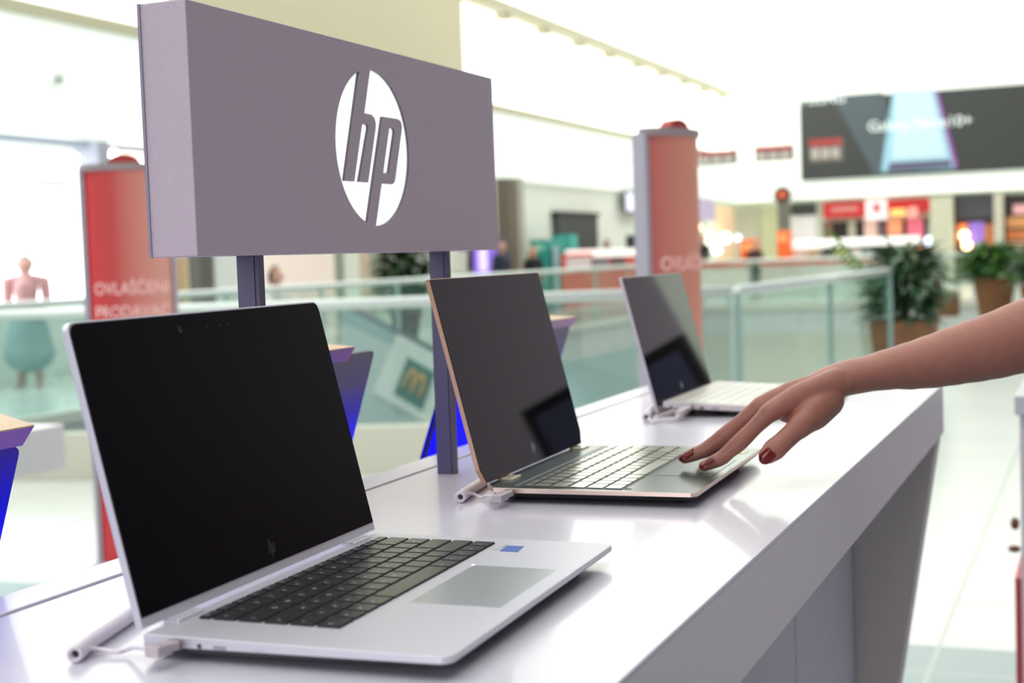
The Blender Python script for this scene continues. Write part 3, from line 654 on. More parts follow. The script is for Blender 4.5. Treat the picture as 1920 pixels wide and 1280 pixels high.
for s in (-1, 1):
    P_ = []
    for k in range(13):
        t = PI * k / 12; P_.append(cM + ux * (sM * (s * .5 - .46 * math.cos(t))) + uy * (sM * (-1.0 + 2.0 * math.sin(t) ** .8)))
    mM.tube(P_, .022, 8)
part(mM, 'letter_m', mat('arch_yellow', (206, 164, 92), .5), hb, smooth=True)
# grey-teal kiosk blocks on the lower level
for lab, r, Y, m in (('dark teal lower-level shop opening seen through the glass', (1098, 640, 1172, 752), 31.4, mat('lower_dark', (92, 116, 114), .6)), ('beige lower-level shop wall seen through the glass right of the far laptop', (1392, 575, 1502, 712), 31.4, mat('lower_beige', (206, 200, 180), .6, emit=(206, 200, 180), es=.4))):  # beige panel is self-lit to brighten the shaded level
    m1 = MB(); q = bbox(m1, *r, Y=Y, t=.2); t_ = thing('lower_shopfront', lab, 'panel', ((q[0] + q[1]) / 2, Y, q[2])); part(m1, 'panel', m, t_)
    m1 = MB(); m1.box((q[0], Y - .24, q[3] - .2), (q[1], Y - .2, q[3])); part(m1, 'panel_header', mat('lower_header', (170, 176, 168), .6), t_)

# ================================================================== RED PYLONS
def pylon(label, base, z1, w, face_dir, lines, m_red, tz_, tsize):
    root = thing('advert_pylon', label, 'pylon', (base.x, base.y, FLOOR))
    f = Vector((face_dir[0], face_dir[1], 0)).normalized(); s_ = Vector((-f.y, f.x, 0))   # s_ to the right seen from the front
    M = frame((base.x, base.y, FLOOR), s_, f, (0, 0, 1)); M = Matrix(((s_.x, f.x, 0, base.x), (s_.y, f.y, 0, base.y), (0, 0, 1, FLOOR), (0, 0, 0, 1)))
    H_ = z1 - FLOOR; N = 14
    arcp = [(w / 2 * math.cos(PI * k / N), w * .26 * math.sin(PI * k / N)) for k in range(N + 1)]
    pts = [(a * .93, b + .0) for a, b in arcp]
    m1 = MB(); m1.prism([(a, b, .02) for a, b in pts], (0, 0, H_ - .08), M); part(m1, 'printed_face', m_red, root)
    m1 = MB()
    m1.box((-w / 2 - .010, -.03, 0), (-w / 2 + .014, .03, H_ - .05), M); m1.box((w / 2 - .008, -.03, 0), (w / 2 + .004, .02, H_ - .05), M)
    m1.box((-w / 2, -.032, 0), (w / 2, -.001, H_ - .05), M); part(m1, 'frame', mat('pylon_frame', (190, 186, 200), .4), root)
    m1 = MB(); m1.prism([(a * 1.06, b * 1.05, H_ - .06) for a, b in arcp], (0, 0, .03), M); part(m1, 'cap', mat('pylon_cap', (172, 160, 160), .4), root)
    m1 = MB(); m1.prism([(a * .36, .012, H_ - .03 + b * .42) for a, b in arcp], (0, .05, 0), M); part(m1, 'crest', mat('pylon_crest', (186, 62, 52), .5), root)
    m1 = MB(); m1.box((-w * .55, -.2, 0), (w * .55, .2, .02), M); part(m1, 'foot', mat('pylon_frame', (190, 186, 200)), root)
    for i, t in enumerate(lines):
        me_ = text_mesh(t, tsize); ext = max(abs(v.co.x) for v in me_.vertices); kx = min(1., w * .41 / ext)
        for v in me_.vertices:
            x = v.co.x * kx + w * .025; yy = w * .26 * math.sqrt(max(0, 1 - (x / (w / 2 * .93)) ** 2)) + .006
            v.co = M @ Vector((x, yy, tz_ - FLOOR - i * tsize * 1.35 + v.co.y))
        part(MB().mesh(me_), 'lettering', mat('pylon_text', (246, 214, 210), .5, emit=(246, 210, 206), es=.25), root)
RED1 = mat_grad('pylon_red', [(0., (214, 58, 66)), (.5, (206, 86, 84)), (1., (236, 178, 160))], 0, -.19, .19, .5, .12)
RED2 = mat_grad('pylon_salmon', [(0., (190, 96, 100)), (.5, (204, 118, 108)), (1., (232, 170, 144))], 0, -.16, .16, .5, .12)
b1 = atd(250, 600, 6.3); b2 = atd(1257, 500, 5.45)
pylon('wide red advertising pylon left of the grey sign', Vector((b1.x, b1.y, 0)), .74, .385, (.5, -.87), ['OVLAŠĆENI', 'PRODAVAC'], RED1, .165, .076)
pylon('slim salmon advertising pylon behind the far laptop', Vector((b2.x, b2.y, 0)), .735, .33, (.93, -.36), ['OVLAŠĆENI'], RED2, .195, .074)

# ================================================================== LEFT SIDE: bright shop, plinth table, people
SHOP = mat('shop_glow', (255, 255, 255), .5, emit=(250, 252, 255), es=3.2)
m1 = MB(); lbox(m1, -260, 275, 156, 585, -12.19, .05); struct(m1.build('window_3', SHOP))
m1 = MB(); lbox(m1, 150, 268, 172, 590, -12.18, .35); struct(m1.build('trim_5', mat('pillar_grey', (176, 180, 194), .6)))
m1 = MB(); lbox(m1, 175, 275, 282, 335, -12.19, .05); struct(m1.build('window_4', mat('shop_peach', (238, 214, 200), .5, emit=(240, 214, 200), es=.5)))
m1 = MB(); lbox(m1, -40, 262, 285, 274, -12.04, .04); struct(m1.build('trim_6', mat('trim_bluegrey', (176, 186, 206), .6)))
m1 = MB(); q = lbox(m1, 178, 297, 284, 316, -12.1, .1); tag(m1.build('wall_lamp_strip', mat('lamp_white', (255, 255, 255), .4, emit=(255, 255, 255), es=5.)), 'white strip light in the shop right of the left pillar', 'light')
c = atx(213, 289, -11.9); tag(MB().ball(c, .06, 12).build('wall_lamp', mat('lamp_white', (255, 255, 255))), 'small round lamp above the shop strip light', 'light')
m1 = MB(); lbox(m1, 72, 338, 120, 349, -12.1, .03); tag(m1.build('window_sign', mat('label_blue', (160, 172, 200), .5)), 'small blue-grey sign on the bright shop window', 'sign')
lamp = thing('wall_spotlight', 'small spotlight on the white bulkhead above the bright shop', 'light', tuple(atx(110, 150, -12.04)))
p = atx(110, 148, -11.9); part(MB().ball(p, .07, 12), 'lamp_head', mat('lamp_grey', (186, 196, 188), .5), lamp); part(MB().tube([atx(110, 150, -12.05), atx(104, 152, -11.9), p], .03, 8), 'arm', mat('lamp_grey', (186, 196, 188)), lamp)
# white plinth table behind the left display
tb = thing('plinth_table', 'white low display table behind the bright blue display', 'table', (-3.4, 3.6, FLOOR))
c0 = atd(120, 795, 5.6); 
part(MB().box((c0.x - .9, c0.y - .9, c0.z - .17), (c0.x, c0.y, c0.z)), 'tabletop', mat('plinth_white', (240, 236, 236), .5), tb, bevel=.003)
part(MB().box((c0.x - .85, c0.y - .85, FLOOR), (c0.x - .5, c0.y - .35, c0.z - .17)), 'pedestal', mat('pedestal_white', (250, 250, 250), .5), tb)
# columns and panels between the sign posts
def column(name, label, rect, X, t, m, cat='column', cap=None):
    m1 = MB(); q = lbox(m1, *rect, X=X, t=t); root = thing(name, label, cat, (X + t / 2, (q[0] + q[1]) / 2, q[2])); part(m1, 'shaft', m, root, bevel=.01)
    m1 = MB(); m1.box((X - .02, q[0] - .03, q[2]), (X + t + .03, q[1] + .03, q[2] + .12)); part(m1, 'plinth', cap or m, root)
def fl(px, X): return 640 + 0  # unused
def frow(px, X):
    v = atx(px, 500, X); d = (Vector((RX.z, RY.z, RZ.z))).dot(v - CAMP)
    # pixel row of the floor at this place
    P = Vector((X, v.y, FLOOR)) - CAMP; cz = P.x * RX.z + P.y * RY.z + P.z * RZ.z; cy = P.x * RX.y + P.y * RY.y + P.z * RZ.y
    return 640 + FPX * cy / cz
for name, lab, a, b, top, X, t, c in (('column', 'dark grey column left of the white one, under the sign', 351, 376, 262, -11.2, .2, (92, 90, 84)), ('column', 'broad white column left of the front sign post', 379, 452, 262, -11.3, .2, (226, 230, 226)),
                                      ('column', 'slim grey-green column between the two sign posts', 626, 634, 300, -11.6, .1, (150, 160, 146)), ('column', 'beige column left of the dark green plants', 672, 694, 300, -11.6, .2, (214, 200, 176)), ('column', 'pale green column beside the dark green plants', 697, 712, 300, -11.4, .1, (196, 208, 188)),
                                      ('column', 'brown-grey column right behind the sign end', 934, 950, 336, -11.9, .3, (112, 104, 88)), ('column', 'grey column next to the brown-grey column', 951, 962, 336, -11.85, .3, (176, 176, 158))):
    column(name, lab, (a, top, b, frow((a + b) / 2, X)), X, t, mat('col_%d' % a, c, .6))
m1 = MB(); q = lbox(m1, 490, 440, 624, frow(560, -12.15), -12.18, .04); tag(m1.build('shop_wall', mat('peach_panel', (248, 232, 222), .6, emit=(248, 230, 220), es=.25)), 'peach shop front panel between the two sign posts', 'panel')
m1 = MB(); q = lbox(m1, 336, 480, 350, frow(343, -12.15), -12.18, .04); tag(m1.build('shop_wall', mat('tan_panel', (226, 190, 146), .6)), 'narrow tan panel right of the wide red pylon', 'panel')
m1 = MB(); q = lbox(m1, 862, 440, 886, frow(874, -12.15), -12.18, .06); tag(m1.build('shop_door', mat('dark_opening', (30, 28, 26), .7)), 'black shop doorway right of the second sign post', 'door')
m1 = MB(); q = lbox(m1, 887, 446, 934, 514, -12.1, .08); t_ = thing('video_screen', 'purple and white glowing screen under the right end of the sign', 'screen', (-12.1, (q[0] + q[1]) / 2, q[2])); part(m1, 'casing', mat('lilac_screen', (150, 122, 226), .4, emit=(150, 120, 230), es=.6), t_)
m1 = MB(); lbox(m1, 898, 452, 912, 508, -12.01, .02); part(m1, 'bright_band', mat('lilac_white', (220, 206, 250), .4, emit=(224, 210, 255), es=.8), t_)
# stacked white boxes on a post: shop goods
for k in range(3):
    m1 = MB(); lbox(m1, 846, 472 + 13 * k, 860, 483 + 13 * k, -11.9, .2); tag(m1.build('white_box', mat('box_white', (232, 234, 224), .6), bevel=.02), ['top', 'middle', 'lowest'][k] + ' white box of the stack right of the second sign post', 'box', 'stacked white boxes')
m1 = MB(); q = lbox(m1, 842, 511, 864, frow(853, -11.9), -11.95, .3); tag(m1.build('box_stand', mat('box_stand', (206, 206, 196), .6)), 'pale stand under the stack of white boxes', 'stand')

# wall items, centre
m1 = MB(); q = lbox(m1, 1038, 404, 1113, 470, -12.16, .12); t_ = thing('menu_screen', 'large dark grey board on the white wall left of the salmon pylon', 'screen', (-12.16, (q[0] + q[1]) / 2, q[2])); part(m1, 'board', mat('board_dark', (66, 70, 68), .6), t_); m1 = MB(); m1.box((-12.18, q[0] - .08, q[3]), (-12.0, q[1] + .08, q[3] + .08)); part(m1, 'top_frame', mat('board_frame', (52, 52, 50), .6), t_)
m1 = MB(); q = lbox(m1, 1170, 358, 1204, 401, -12.0, .1); t_ = thing('wall_television', 'small wall screen showing lilac stripes left of the salmon pylon', 'television', (-12., (q[0] + q[1]) / 2, q[2])); part(m1, 'frame', mat('tv_frame', (70, 72, 76), .5), t_)
m1 = MB(); lbox(m1, 1174, 362, 1204, 396, -11.88, .02); part(m1, 'screen', mat('tv_lilac', (226, 226, 246), .4, emit=(228, 228, 250), es=.7), t_)
m1 = MB(); q = lbox(m1, 1310, 372, 1334, 412, -12.0, .1); tag(m1.build('hanging_banner', mat('banner_lilac', (206, 192, 226), .6)), 'pale purple banner right of the salmon pylon', 'banner')
tk = thing('ticket_kiosk', 'teal kiosk in front of the white wall, left of the red counter', 'kiosk', tuple(atx(1022, 520, -10.6)))
part((lambda m: (lbox(m, 995, 450, 1036, frow(1015, -11.6), -11.6, .4), m)[1])(MB()), 'teal_body', mat('teal', (40, 158, 146), .5), tk)
part((lambda m: (lbox(m, 1036, 441, 1051, frow(1043, -11.6), -11.6, .45), m)[1])(MB()), 'side_panel', mat('teal_side', (60, 176, 164), .5), tk)
part((lambda m: (lbox(m, 1038, 462, 1047, frow(1043, -11.2) - 4, -11.14, .03), m)[1])(MB()), 'pale_stripe', mat('stripe_pale', (170, 206, 214), .5), tk)
part((lambda m: (lbox(m, 1001, 458, 1018, 470, -11.19, .03), m)[1])(MB()), 'notice', mat('teal_light', (120, 204, 180), .5), tk)
kc = thing('snack_counter', 'red and white snack counter with a white top bar left of the salmon pylon', 'counter', tuple(atx(1130, 520, -10.2)))
part((lambda m: (lbox(m, 1054, 474, 1216, frow(1135, -10.2), -10.2, .5), m)[1])(MB()), 'red_front', mat('snack_red', (222, 92, 78), .5), kc)
part((lambda m: (lbox(m, 1062, 482, 1106, 504, -9.69, .03), m)[1])(MB()), 'white_panel', mat('snack_white', (238, 226, 226), .5), kc)
part((lambda m: (lbox(m, 1110, 484, 1140, 500, -9.69, .03), m)[1])(MB()), 'grey_panel', mat('snack_grey', (140, 140, 150), .5), kc)
part((lambda m: (lbox(m, 1148, 482, 1170, 500, -9.69, .03), m)[1])(MB()), 'dark_panel', mat('snack_dark', (92, 84, 92), .5), kc)
part((lambda m: (lbox(m, 1060, 467, 1216, 481, -10.3, .72), m)[1])(MB()), 'white_bar', mat('snack_bar', (252, 248, 246), .4, emit=(255, 250, 248), es=.6), kc)
part((lambda m: (lbox(m, 1062, 468, 1216, frow(1135, -11.0), -11.05, .35), m)[1])(MB()), 'rear_worktop', mat('rear_worktop', (214, 206, 204), .5), kc)
m1 = MB(); lbox(m1, 1172, 441, 1188, 466.6, -11.0, .26); tag(m1.build('coffee_machine', mat('machine_dark', (52, 54, 58), .5), bevel=.05), 'dark machine standing at the back of the snack counter', 'machine')
m1 = MB(); lbox(m1, 1030, 566, 1300, frow(1150, -8.9), -9.2, .3); tag(m1.build('pink_reflection', mat('salmon_reflection', (222, 176, 164), .6)), 'salmon block standing in for a red reflection beyond the glass railing behind the far laptop', 'wall')  # pink block stands in for a red reflection on the walkway floor

# ================================================================== FAR WALL: video wall, signs, food court
YB = 49.6
m1 = MB(); q = bbox(m1, 1503, 166, 2140, 322, YB, .25)
vw = thing('video_wall', 'huge dark video screen high on the far white wall', 'screen', ((q[0] + q[1]) / 2, YB, q[2]))
part(m1, 'screen', mat('video_dark', (52, 55, 54), .45), vw)
def vp(px, py, t): v = aty(px, py, YB - .25 - t); return (v.x, v.y, v.z)
def vpoly(name, pts, m, t=.01): part(MB().prism([vp(a, b, t) for a, b in pts], (0, -.01, 0)), name, m, vw)
vpoly('picture_glow', [(1560, 180), (1655, 173), (1700, 325), (1640, 328)], mat('glow_blue', (78, 88, 96), .6), .004)
GP = mat('phone_pale', (186, 212, 222), .5, emit=(206, 232, 244), es=.12)
vpoly('picture_phone', [(1674, 171), (1752, 167), (1790, 316), (1652, 322)], mat('phone_edge', (150, 196, 216), .5, emit=(140, 190, 214), es=.1), .02)
vpoly('picture_phone_screen', [(1680, 174), (1746, 170), (1776, 295), (1672, 300)], GP, .034)
vpoly('picture_phone_side', [(1752, 168), (1759, 172), (1797, 312), (1790, 316)], mat('phone_purple', (150, 90, 170), .5), .048)
vpoly('picture_phone_base', [(1668, 306), (1782, 300), (1784, 312), (1664, 320)], mat('phone_base', (90, 80, 110), .5), .062)
m1 = MB(); me_ = text_mesh('Galaxy Note10+', .50, frame(vp(1724, 232, .09), (1, 0, 0), (0, 0, 1), (0, -1, 0))); m1.mesh(me_); part(m1, 'picture_text', mat('video_text', (214, 224, 222), .5, emit=(220, 230, 228), es=.7), vw)
m1 = MB(); me_ = text_mesh('SAMSUNG', .44, frame(vp(1529, 188, .03), (1, 0, 0), (0, 0, 1), (0, -1, 0))); m1.mesh(me_); part(m1, 'corner_text', mat('video_text', (214, 224, 222)), vw)
for i, (r, lab, Y) in enumerate((((1313, 283, 1383, 309), 'red-topped grey hanging sign nearest the salmon pylon', 43.), ((1418, 274, 1489, 302), 'red-topped grey hanging sign left of the video wall', 43.), ((1520, 261, 1581, 303), 'red-topped grey stand-in for a sign reflection at the video wall corner', 42.5))):  # third one stands in for a reflection on the video wall
    m1 = MB(); q = bbox(m1, *r, Y=Y, t=.2); t_ = thing('hanging_sign', lab, 'sign', ((q[0] + q[1]) / 2, Y, q[2]), 0)
    part(m1, 'sign_board', mat('hang_grey', (120, 112, 108), .6), t_)
    hh = q[3] - q[2]; part(MB().box((q[0], Y - .24, q[3] - hh * .3), (q[1], Y - .2, q[3])), 'red_band', mat('hang_red', (176, 66, 66), .6), t_)
    for k in range(3): w_ = (q[1] - q[0]); part(MB().box((q[0] + w_ * (.06 + .31 * k), Y - .23, q[2] + hh * .12), (q[0] + w_ * (.30 + .31 * k), Y - .2, q[2] + hh * .6)), 'pale_panel', mat('hang_pale', (186, 180, 172), .6), t_)
    for k in (.15, .85): part(MB().tube([(q[0] + k * (q[1] - q[0]), Y - .1, q[3]), (q[0] + k * (q[1] - q[0]), Y - .1, 9.3)], .002, 6), 'wire', mat('wire', (120, 120, 118), .5), t_)
YW = 50.38
def wallpart(name, lab, cat, r, c, emit=0., Y=YW, t=.08, rough=.6):
    m1 = MB(); bbox(m1, *r, Y=Y, t=t); return tag(m1.build(name, mat('w_%d_%d' % (r[0], r[1]), c, rough, emit=c if emit else None, es=emit)), lab, cat)
def brow(px, Y):
    v = aty(px, 470, Y); P = Vector((v.x, Y, FLOOR)) - CAMP
    return 640 + FPX * (P.x * RX.y + P.y * RY.y + P.z * RZ.y) / (P.x * RX.z + P.y * RY.z + P.z * RZ.z)
m1 = MB(); lbox(m1, 1342, 388, 1376, 500, -12.19, .06); tag(m1.build('shop_facade', mat('orange_lit', (238, 206, 168), .6, emit=(238, 206, 168), es=.25)), 'orange-lit shop front right of the salmon pylon', 'shop')
wallpart('shop_facade', 'grey-green wall panel right of the orange-lit shop front', 'shop', (1391, 388, 1428, brow(1410, YW)), (196, 200, 180))
wallpart('shop_facade', 'yellow-green wall panel left of the round sign', 'shop', (1429, 388, 1461, brow(1445, YW)), (212, 218, 178))
wallpart('shop_sign', 'dark grey shop sign left of the red one', 'sign', (1484, 382, 1530, 402), (70, 74, 72), t=.2)
wallpart('menu_board', 'tall white panel under the dark grey shop sign', 'panel', (1486, 404, 1532, brow(1509, YW)), (236, 232, 232), .2)
YS = 50.1
ss = thing('shop_sign', 'long red shop sign with pale lettering on the far wall', 'sign', tuple(aty(1645, 395, YW)))
def sp_(name, r, c, t, e=0.): part((lambda m: (bbox(m, *r, Y=YS, t=t), m)[1])(MB()), name, mat('ss_%d_%d' % (r[0], r[1]), c, .5, emit=c if e else None, es=e), ss)
sp_('red_board', (1545, 378, 1624, 408), (196, 34, 38), .2, .15); sp_('red_board', (1664, 373, 1747, 399), (196, 34, 38), .2, .15); sp_('white_square', (1625, 374, 1665, 412), (246, 226, 228), .3, .4); sp_('lamp_patch', (1672, 392, 1700, 404), (255, 190, 110), .32, .8); sp_('pink_patch', (1704, 388, 1722, 408), (240, 160, 150), .3, .4)
sp_('red_emblem', (1640, 383, 1652, 397), (206, 60, 66), .34); sp_('pale_lettering', (1560, 388, 1610, 396), (226, 150, 146), .22)
op = thing('food_stall', 'dark food stall opening under the red shop sign', 'shop', tuple(aty(1645, 440, YW)))
def op_(name, r, c, t, e=0.): part((lambda m: (bbox(m, *r, Y=YW, t=t), m)[1])(MB()), name, mat('op_%d_%d' % (r[0], r[1]), c, .6, emit=c if e else None, es=e), op)
op_('opening', (1546, 413.5, 1740, brow(1645, YW)), (36, 28, 24), .1)
for r, c, e in (((1550, 414, 1562, 452), (150, 110, 92), 0), ((1592, 410, 1606, 452), (190, 186, 168), 0), ((1622, 410, 1646, 452), (232, 196, 184), .2), ((1648, 416, 1662, 446), (120, 92, 100), 0), ((1666, 412, 1692, 440), (236, 150, 110), .5), ((1702, 410, 1732, 446), (226, 110, 130), .3), ((1668, 440, 1700, 462), (70, 74, 92), 0)): op_('goods_panel', r, c, .2, e)
rs = thing('round_sign', 'round black and orange sign on a grey post at the far wall', 'sign', tuple(aty(1467, 430, 49.2)))
c = aty(1467, 366, 49.2); m1 = MB(); m1.rings([[c + Vector((.30 * math.cos(2 * PI * k / 24), d, .30 * math.sin(2 * PI * k / 24))) for k in range(24)] for d in (-.06, .06)]); part(m1, 'disc', mat('round_black', (58, 36, 34), .5), rs)
m1 = MB(); m1.rings([[c + Vector((.17 * math.cos(2 * PI * k / 24), d, .13 * math.sin(2 * PI * k / 24) + .02)) for k in range(24)] for d in (-.09, -.06)]); part(m1, 'orange_emblem', mat('round_orange', (196, 84, 50), .5, emit=(196, 84, 50), es=.3), rs)
part((lambda m: (bbox(m, 1462, 380, 1482, brow(1472, 49.3), Y=49.3, t=.2), m)[1])(MB()), 'post', mat('round_post', (104, 102, 96), .6), rs)
wallpart('pillar', 'wide beige pillar between the food stalls and the right shops', 'pillar', (1748, 370, 1790, brow(1769, 50.1)), (206, 206, 182), Y=50.2, t=.5)
wallpart('pillar', 'narrow beige pillar between the two right shop windows', 'pillar', (1866, 362, 1883, brow(1874, 50.1)), (206, 200, 184), Y=50.2, t=.5)
def shop(lab, r, parts):
    t_ = thing('shop_window', lab, 'shop', tuple(aty((r[0] + r[2]) / 2, 440, YW)))
    part((lambda m: (bbox(m, *r, Y=YW, t=.06), m)[1])(MB()), 'dark_interior', mat('si_%d' % r[0], (66, 56, 56), .6), t_)
    for nm, rr, c, e in parts: part((lambda m: (bbox(m, *rr, Y=YW, t=.14), m)[1])(MB()), nm, mat('sp_%d_%d' % (rr[0], rr[1]), c, .5, emit=c if e else None, es=e), t_)
shop('shop window with purple screen and orange lamps at the far right', (1790, 364, 1867, brow(1828, YW)), (('upper_glass', (1792, 366, 1866, 408), (74, 78, 86), 0), ('purple_screen', (1818, 416, 1846, 464), (128, 104, 200), .4), ('shelf_goods', (1846, 420, 1866, 464), (172, 108, 66), .15), ('lit_sign', (1798, 420, 1814, 452), (240, 130, 80), .6)))
shop('dark shop with orange shelves at the far right edge', (1884, 362, 2010, brow(1945, YW)), (('shelf_goods', (1888, 405, 2000, 425), (216, 150, 96), .2), ('shelf_goods', (1888, 430, 2000, 448), (200, 116, 60), .2), ('pink_sign', (1900, 382, 1990, 400), (226, 170, 170), .4), ('lower_goods', (1888, 452, 2000, 470), (226, 180, 150), .1)))
# food counter with the long white canopy
fc = thing('food_counter', 'orange food counter with a long white canopy in front of the stalls', 'counter', tuple(aty(1600, 480, 38.)))
def fc_(name, r, c, t, e=0., Y=38.): part((lambda m: (bbox(m, *r, Y=Y, t=t), m)[1])(MB()), name, mat('fc_%d_%d' % (r[0], r[1]), c, .5, emit=c if e else None, es=e), fc)
fc_('white_canopy', (1484, 446, 1726, 461), (252, 250, 246), .5, .7)
for k in range(9): fc_('display_goods', (1490 + 26 * k, 466 + (k % 3), 1512 + 26 * k, 486), [(232, 226, 214), (196, 186, 150), (84, 88, 92), (220, 214, 160), (236, 230, 226), (170, 190, 190), (110, 96, 84), (226, 190, 180), (206, 206, 200)][k], .2)
fc_('counter_base', (1300, 489, 1740, brow(1520, 38.)), (226, 226, 216), .3)
fc_('red_edge', (1300, 486, 1560, 498), (222, 92, 62), .34, .1); fc_('red_edge', (1562, 486, 1740, 491), (214, 98, 72), .34)
fc_('canopy_post', (1487, 461, 1491, 489), (226, 226, 222), .1); fc_('canopy_post', (1720, 461, 1724, 489), (226, 226, 222), .1)
for lab, r in (('orange upright counter end left of the white canopy', (1462, 432, 1486, 488)), ('low orange seat block near the grey-green wall panel', (1393, 448, 1424, 488)), ('orange block beside the plant at the right end of the canopy', (1706, 462, 1738, 488))):
    m1 = MB(); q = bbox(m1, *r, Y=37.5, t=.4); t_ = thing('orange_booth', lab, 'booth', ((q[0] + q[1]) / 2, 37.3, q[2])); part(m1, 'booth_body', mat('booth_orange', (236, 104, 44), .5, emit=(236, 104, 44), es=.15), t_, bevel=.05)
    part(MB().box((q[0] + .05, 37.08, q[3] - .3), (q[1] - .05, 37.1, q[3] - .1)), 'booth_panel', mat('booth_panel', (250, 160, 96), .5, emit=(250, 150, 90), es=.3), t_)
LMP = mat('lamp_glow', (255, 250, 240), .4, emit=(255, 244, 228), es=9.); LMO = mat('lamp_orange', (255, 220, 170), .4, emit=(255, 206, 150), es=7.)
for px, py, r, m, lab in ((1344, 468, .13, LMP, 'round white lamp low beside the orange-lit shop front'), (1345, 452, .12, LMP, 'white lamp above the round one at the orange-lit shop front'), (1360, 446, .16, LMP, 'wide white lamp right of the pair at the orange-lit shop front'), (1384, 446, .10, mat('lamp_blue', (220, 232, 255), .4, emit=(214, 228, 255), es=3.), 'bluish lamp left of the orange seat block'), (1309, 426, .10, LMO, 'small orange lamp beside the salmon pylon'),
                          (1808, 441, .15, LMO, 'upper orange lamp in the right shop window'), (1813, 459, .15, LMO, 'lower orange lamp in the right shop window'), (1743, 452, .16, mat('lamp_blue', (220, 232, 255)), 'bluish round lamp at the right end of the white canopy')):
    tag(MB().ball(aty(px, py, 49.9) if px > 1378 else atx(px, py, -11.9), r * 1.05, 14).build('wall_lamp', m, smooth=True), lab, 'light')

# ================================================================== PLANTS
def leafmesh(n, R, H, zc, cols, spread=1., droop=.35, ll=.3, lw=.05, seed=1):
    rnd = random.Random(seed); mb = MB()
    for i in range(n):
        az = rnd.random() * 2 * PI; el = rnd.random() ** .7; rr = R * spread * (rnd.random() ** .5); h = zc + H * rnd.random()
        fall = math.sqrt(max(.05, 1 - ((h - zc) / H - .45) ** 2 * 2.2)); rr *= fall
        o = Vector((rr * math.cos(az), rr * math.sin(az), h)); d = Vector((math.cos(az + rnd.uniform(-.6, .6)), math.sin(az + rnd.uniform(-.6, .6)), rnd.uniform(-.2, 1.2))).normalized()
        s = d.cross(Vector((rnd.uniform(-.3, .3), rnd.uniform(-.3, .3), 1))).normalized(); L = ll * rnd.uniform(.6, 1.2); w = lw * rnd.uniform(.6, 1.2)
        mi = rnd.choice(range(len(cols))); prev = None
        for k in range(4):
            t = k / 3; c = o + d * (L * t) + Vector((0, 0, -droop * L * t * t)); ww = w * (.35, 1, .8, .05)[k]
            cur = (mb.bm.verts.new(c - s * ww), mb.bm.verts.new(c + s * ww))
            if prev:
                f = mb.bm.faces.new((prev[0], prev[1], cur[1], cur[0])); f.material_index = mi
            prev = cur
    return mb
G = [mat('leaf_dark', (48, 80, 46), .5), mat('leaf_mid', (74, 116, 66), .5), mat('leaf_teal', (70, 108, 74), .5), mat('leaf_bright', (98, 150, 52), .5)]
def plant(label, x, y, pr, ph, R, H, n, pm, seed, sq=False, ll=.34, lw=.05, sprig=False, cols=None):
    root = thing('potted_plant', label, 'plant', (x, y, FLOOR))
    m1 = MB()
    if sq:
        A = [(-pr * .8, -pr * .8, 0), (pr * .8, -pr * .8, 0), (pr * .8, pr * .8, 0), (-pr * .8, pr * .8, 0)]; B = [(-pr, -pr, ph), (pr, -pr, ph), (pr, pr, ph), (-pr, pr, ph)]
        m1.rings([[Vector(p) for p in A], [Vector(p) for p in B], [Vector((p[0] * .9, p[1] * .9, ph)) for p in B], [Vector((p[0] * .9, p[1] * .9, ph - .05)) for p in B]])
    else: m1.lathe([(pr * .68, 0), (pr * .8, ph * .4), (pr * .97, ph * .9), (pr, ph), (pr * .9, ph), (pr * .88, ph - .06)])
    m1.build('pot', pm, root)
    MB().lathe([(pr * .85, ph - .07), (pr * .85, ph - .05)]).build('soil', mat('soil', (60, 46, 34), .9), root)
    mb = leafmesh(n, R, H, ph + .02, G, ll=ll, lw=lw, seed=seed)
    mb.build('foliage', cols or G[:3], root)
    m1 = MB(); rnd = random.Random(seed)
    for k in range(7): az = rnd.random() * 2 * PI; m1.tube([(0, 0, ph - .06), (R * .2 * math.cos(az), R * .2 * math.sin(az), ph + H * .4), (R * .5 * math.cos(az), R * .5 * math.sin(az), ph + H * .8)], .012, 6)
    m1.build('stem', mat('stem_green', (70, 84, 46), .6), root)
    if sprig:
        m1 = MB(); rgt = Vector((RX.x, RY.x, 0)).normalized()
        for k in range(26):
            t = k / 25; o = -rgt * (.22 + .42 * t) + Vector((0, 0, ph + .25 + .72 * t - .16 * t * t)); sd = 1 if k % 2 else -1
            d = (Vector((0, 0, .5)) * sd - rgt * .5).normalized(); s = d.cross(FWD).normalized(); L = .15
            V = [m1.bm.verts.new(p) for p in (o, o + d * L * .5 + s * .02, o + d * L, o + d * L * .5 - s * .02)]; m1.bm.faces.new(V)
        m1.build('frond', G[3], root)
TERRA = mat('pot_terracotta', (146, 104, 72), .7, noise=.3, nscale=(6, 6, 6)); WICK = mat('pot_brown', (128, 86, 52), .7)
plant('big bushy green plant in a terracotta pot above the forearm', -1.80, 14.3, .30, .56, .30, .66, 620, TERRA, 3, sq=True, ll=.3, lw=.034, sprig=True)
plant('round green plant in a tapered brown pot at the right edge', -1.72, 25.6, .36, .66, .46, .5, 700, WICK, 5, ll=.3, lw=.05, cols=[G[1], G[1], G[3]])
plant('dark plant in a brown pot cut by the right frame edge', -.95, 24.2, .3, .55, .36, .6, 400, WICK, 8, ll=.3, lw=.05)
bxp = thing('planter_box', 'small square brown planter box between the two plants', 'planter', (-2.50, 26.3, FLOOR))
part((lambda m: (bbox(m, 1760, 549, 1800, brow(1780, 26.3), Y=26.3, t=.4), m)[1])(MB()), 'box', WICK, bxp, bevel=.02)
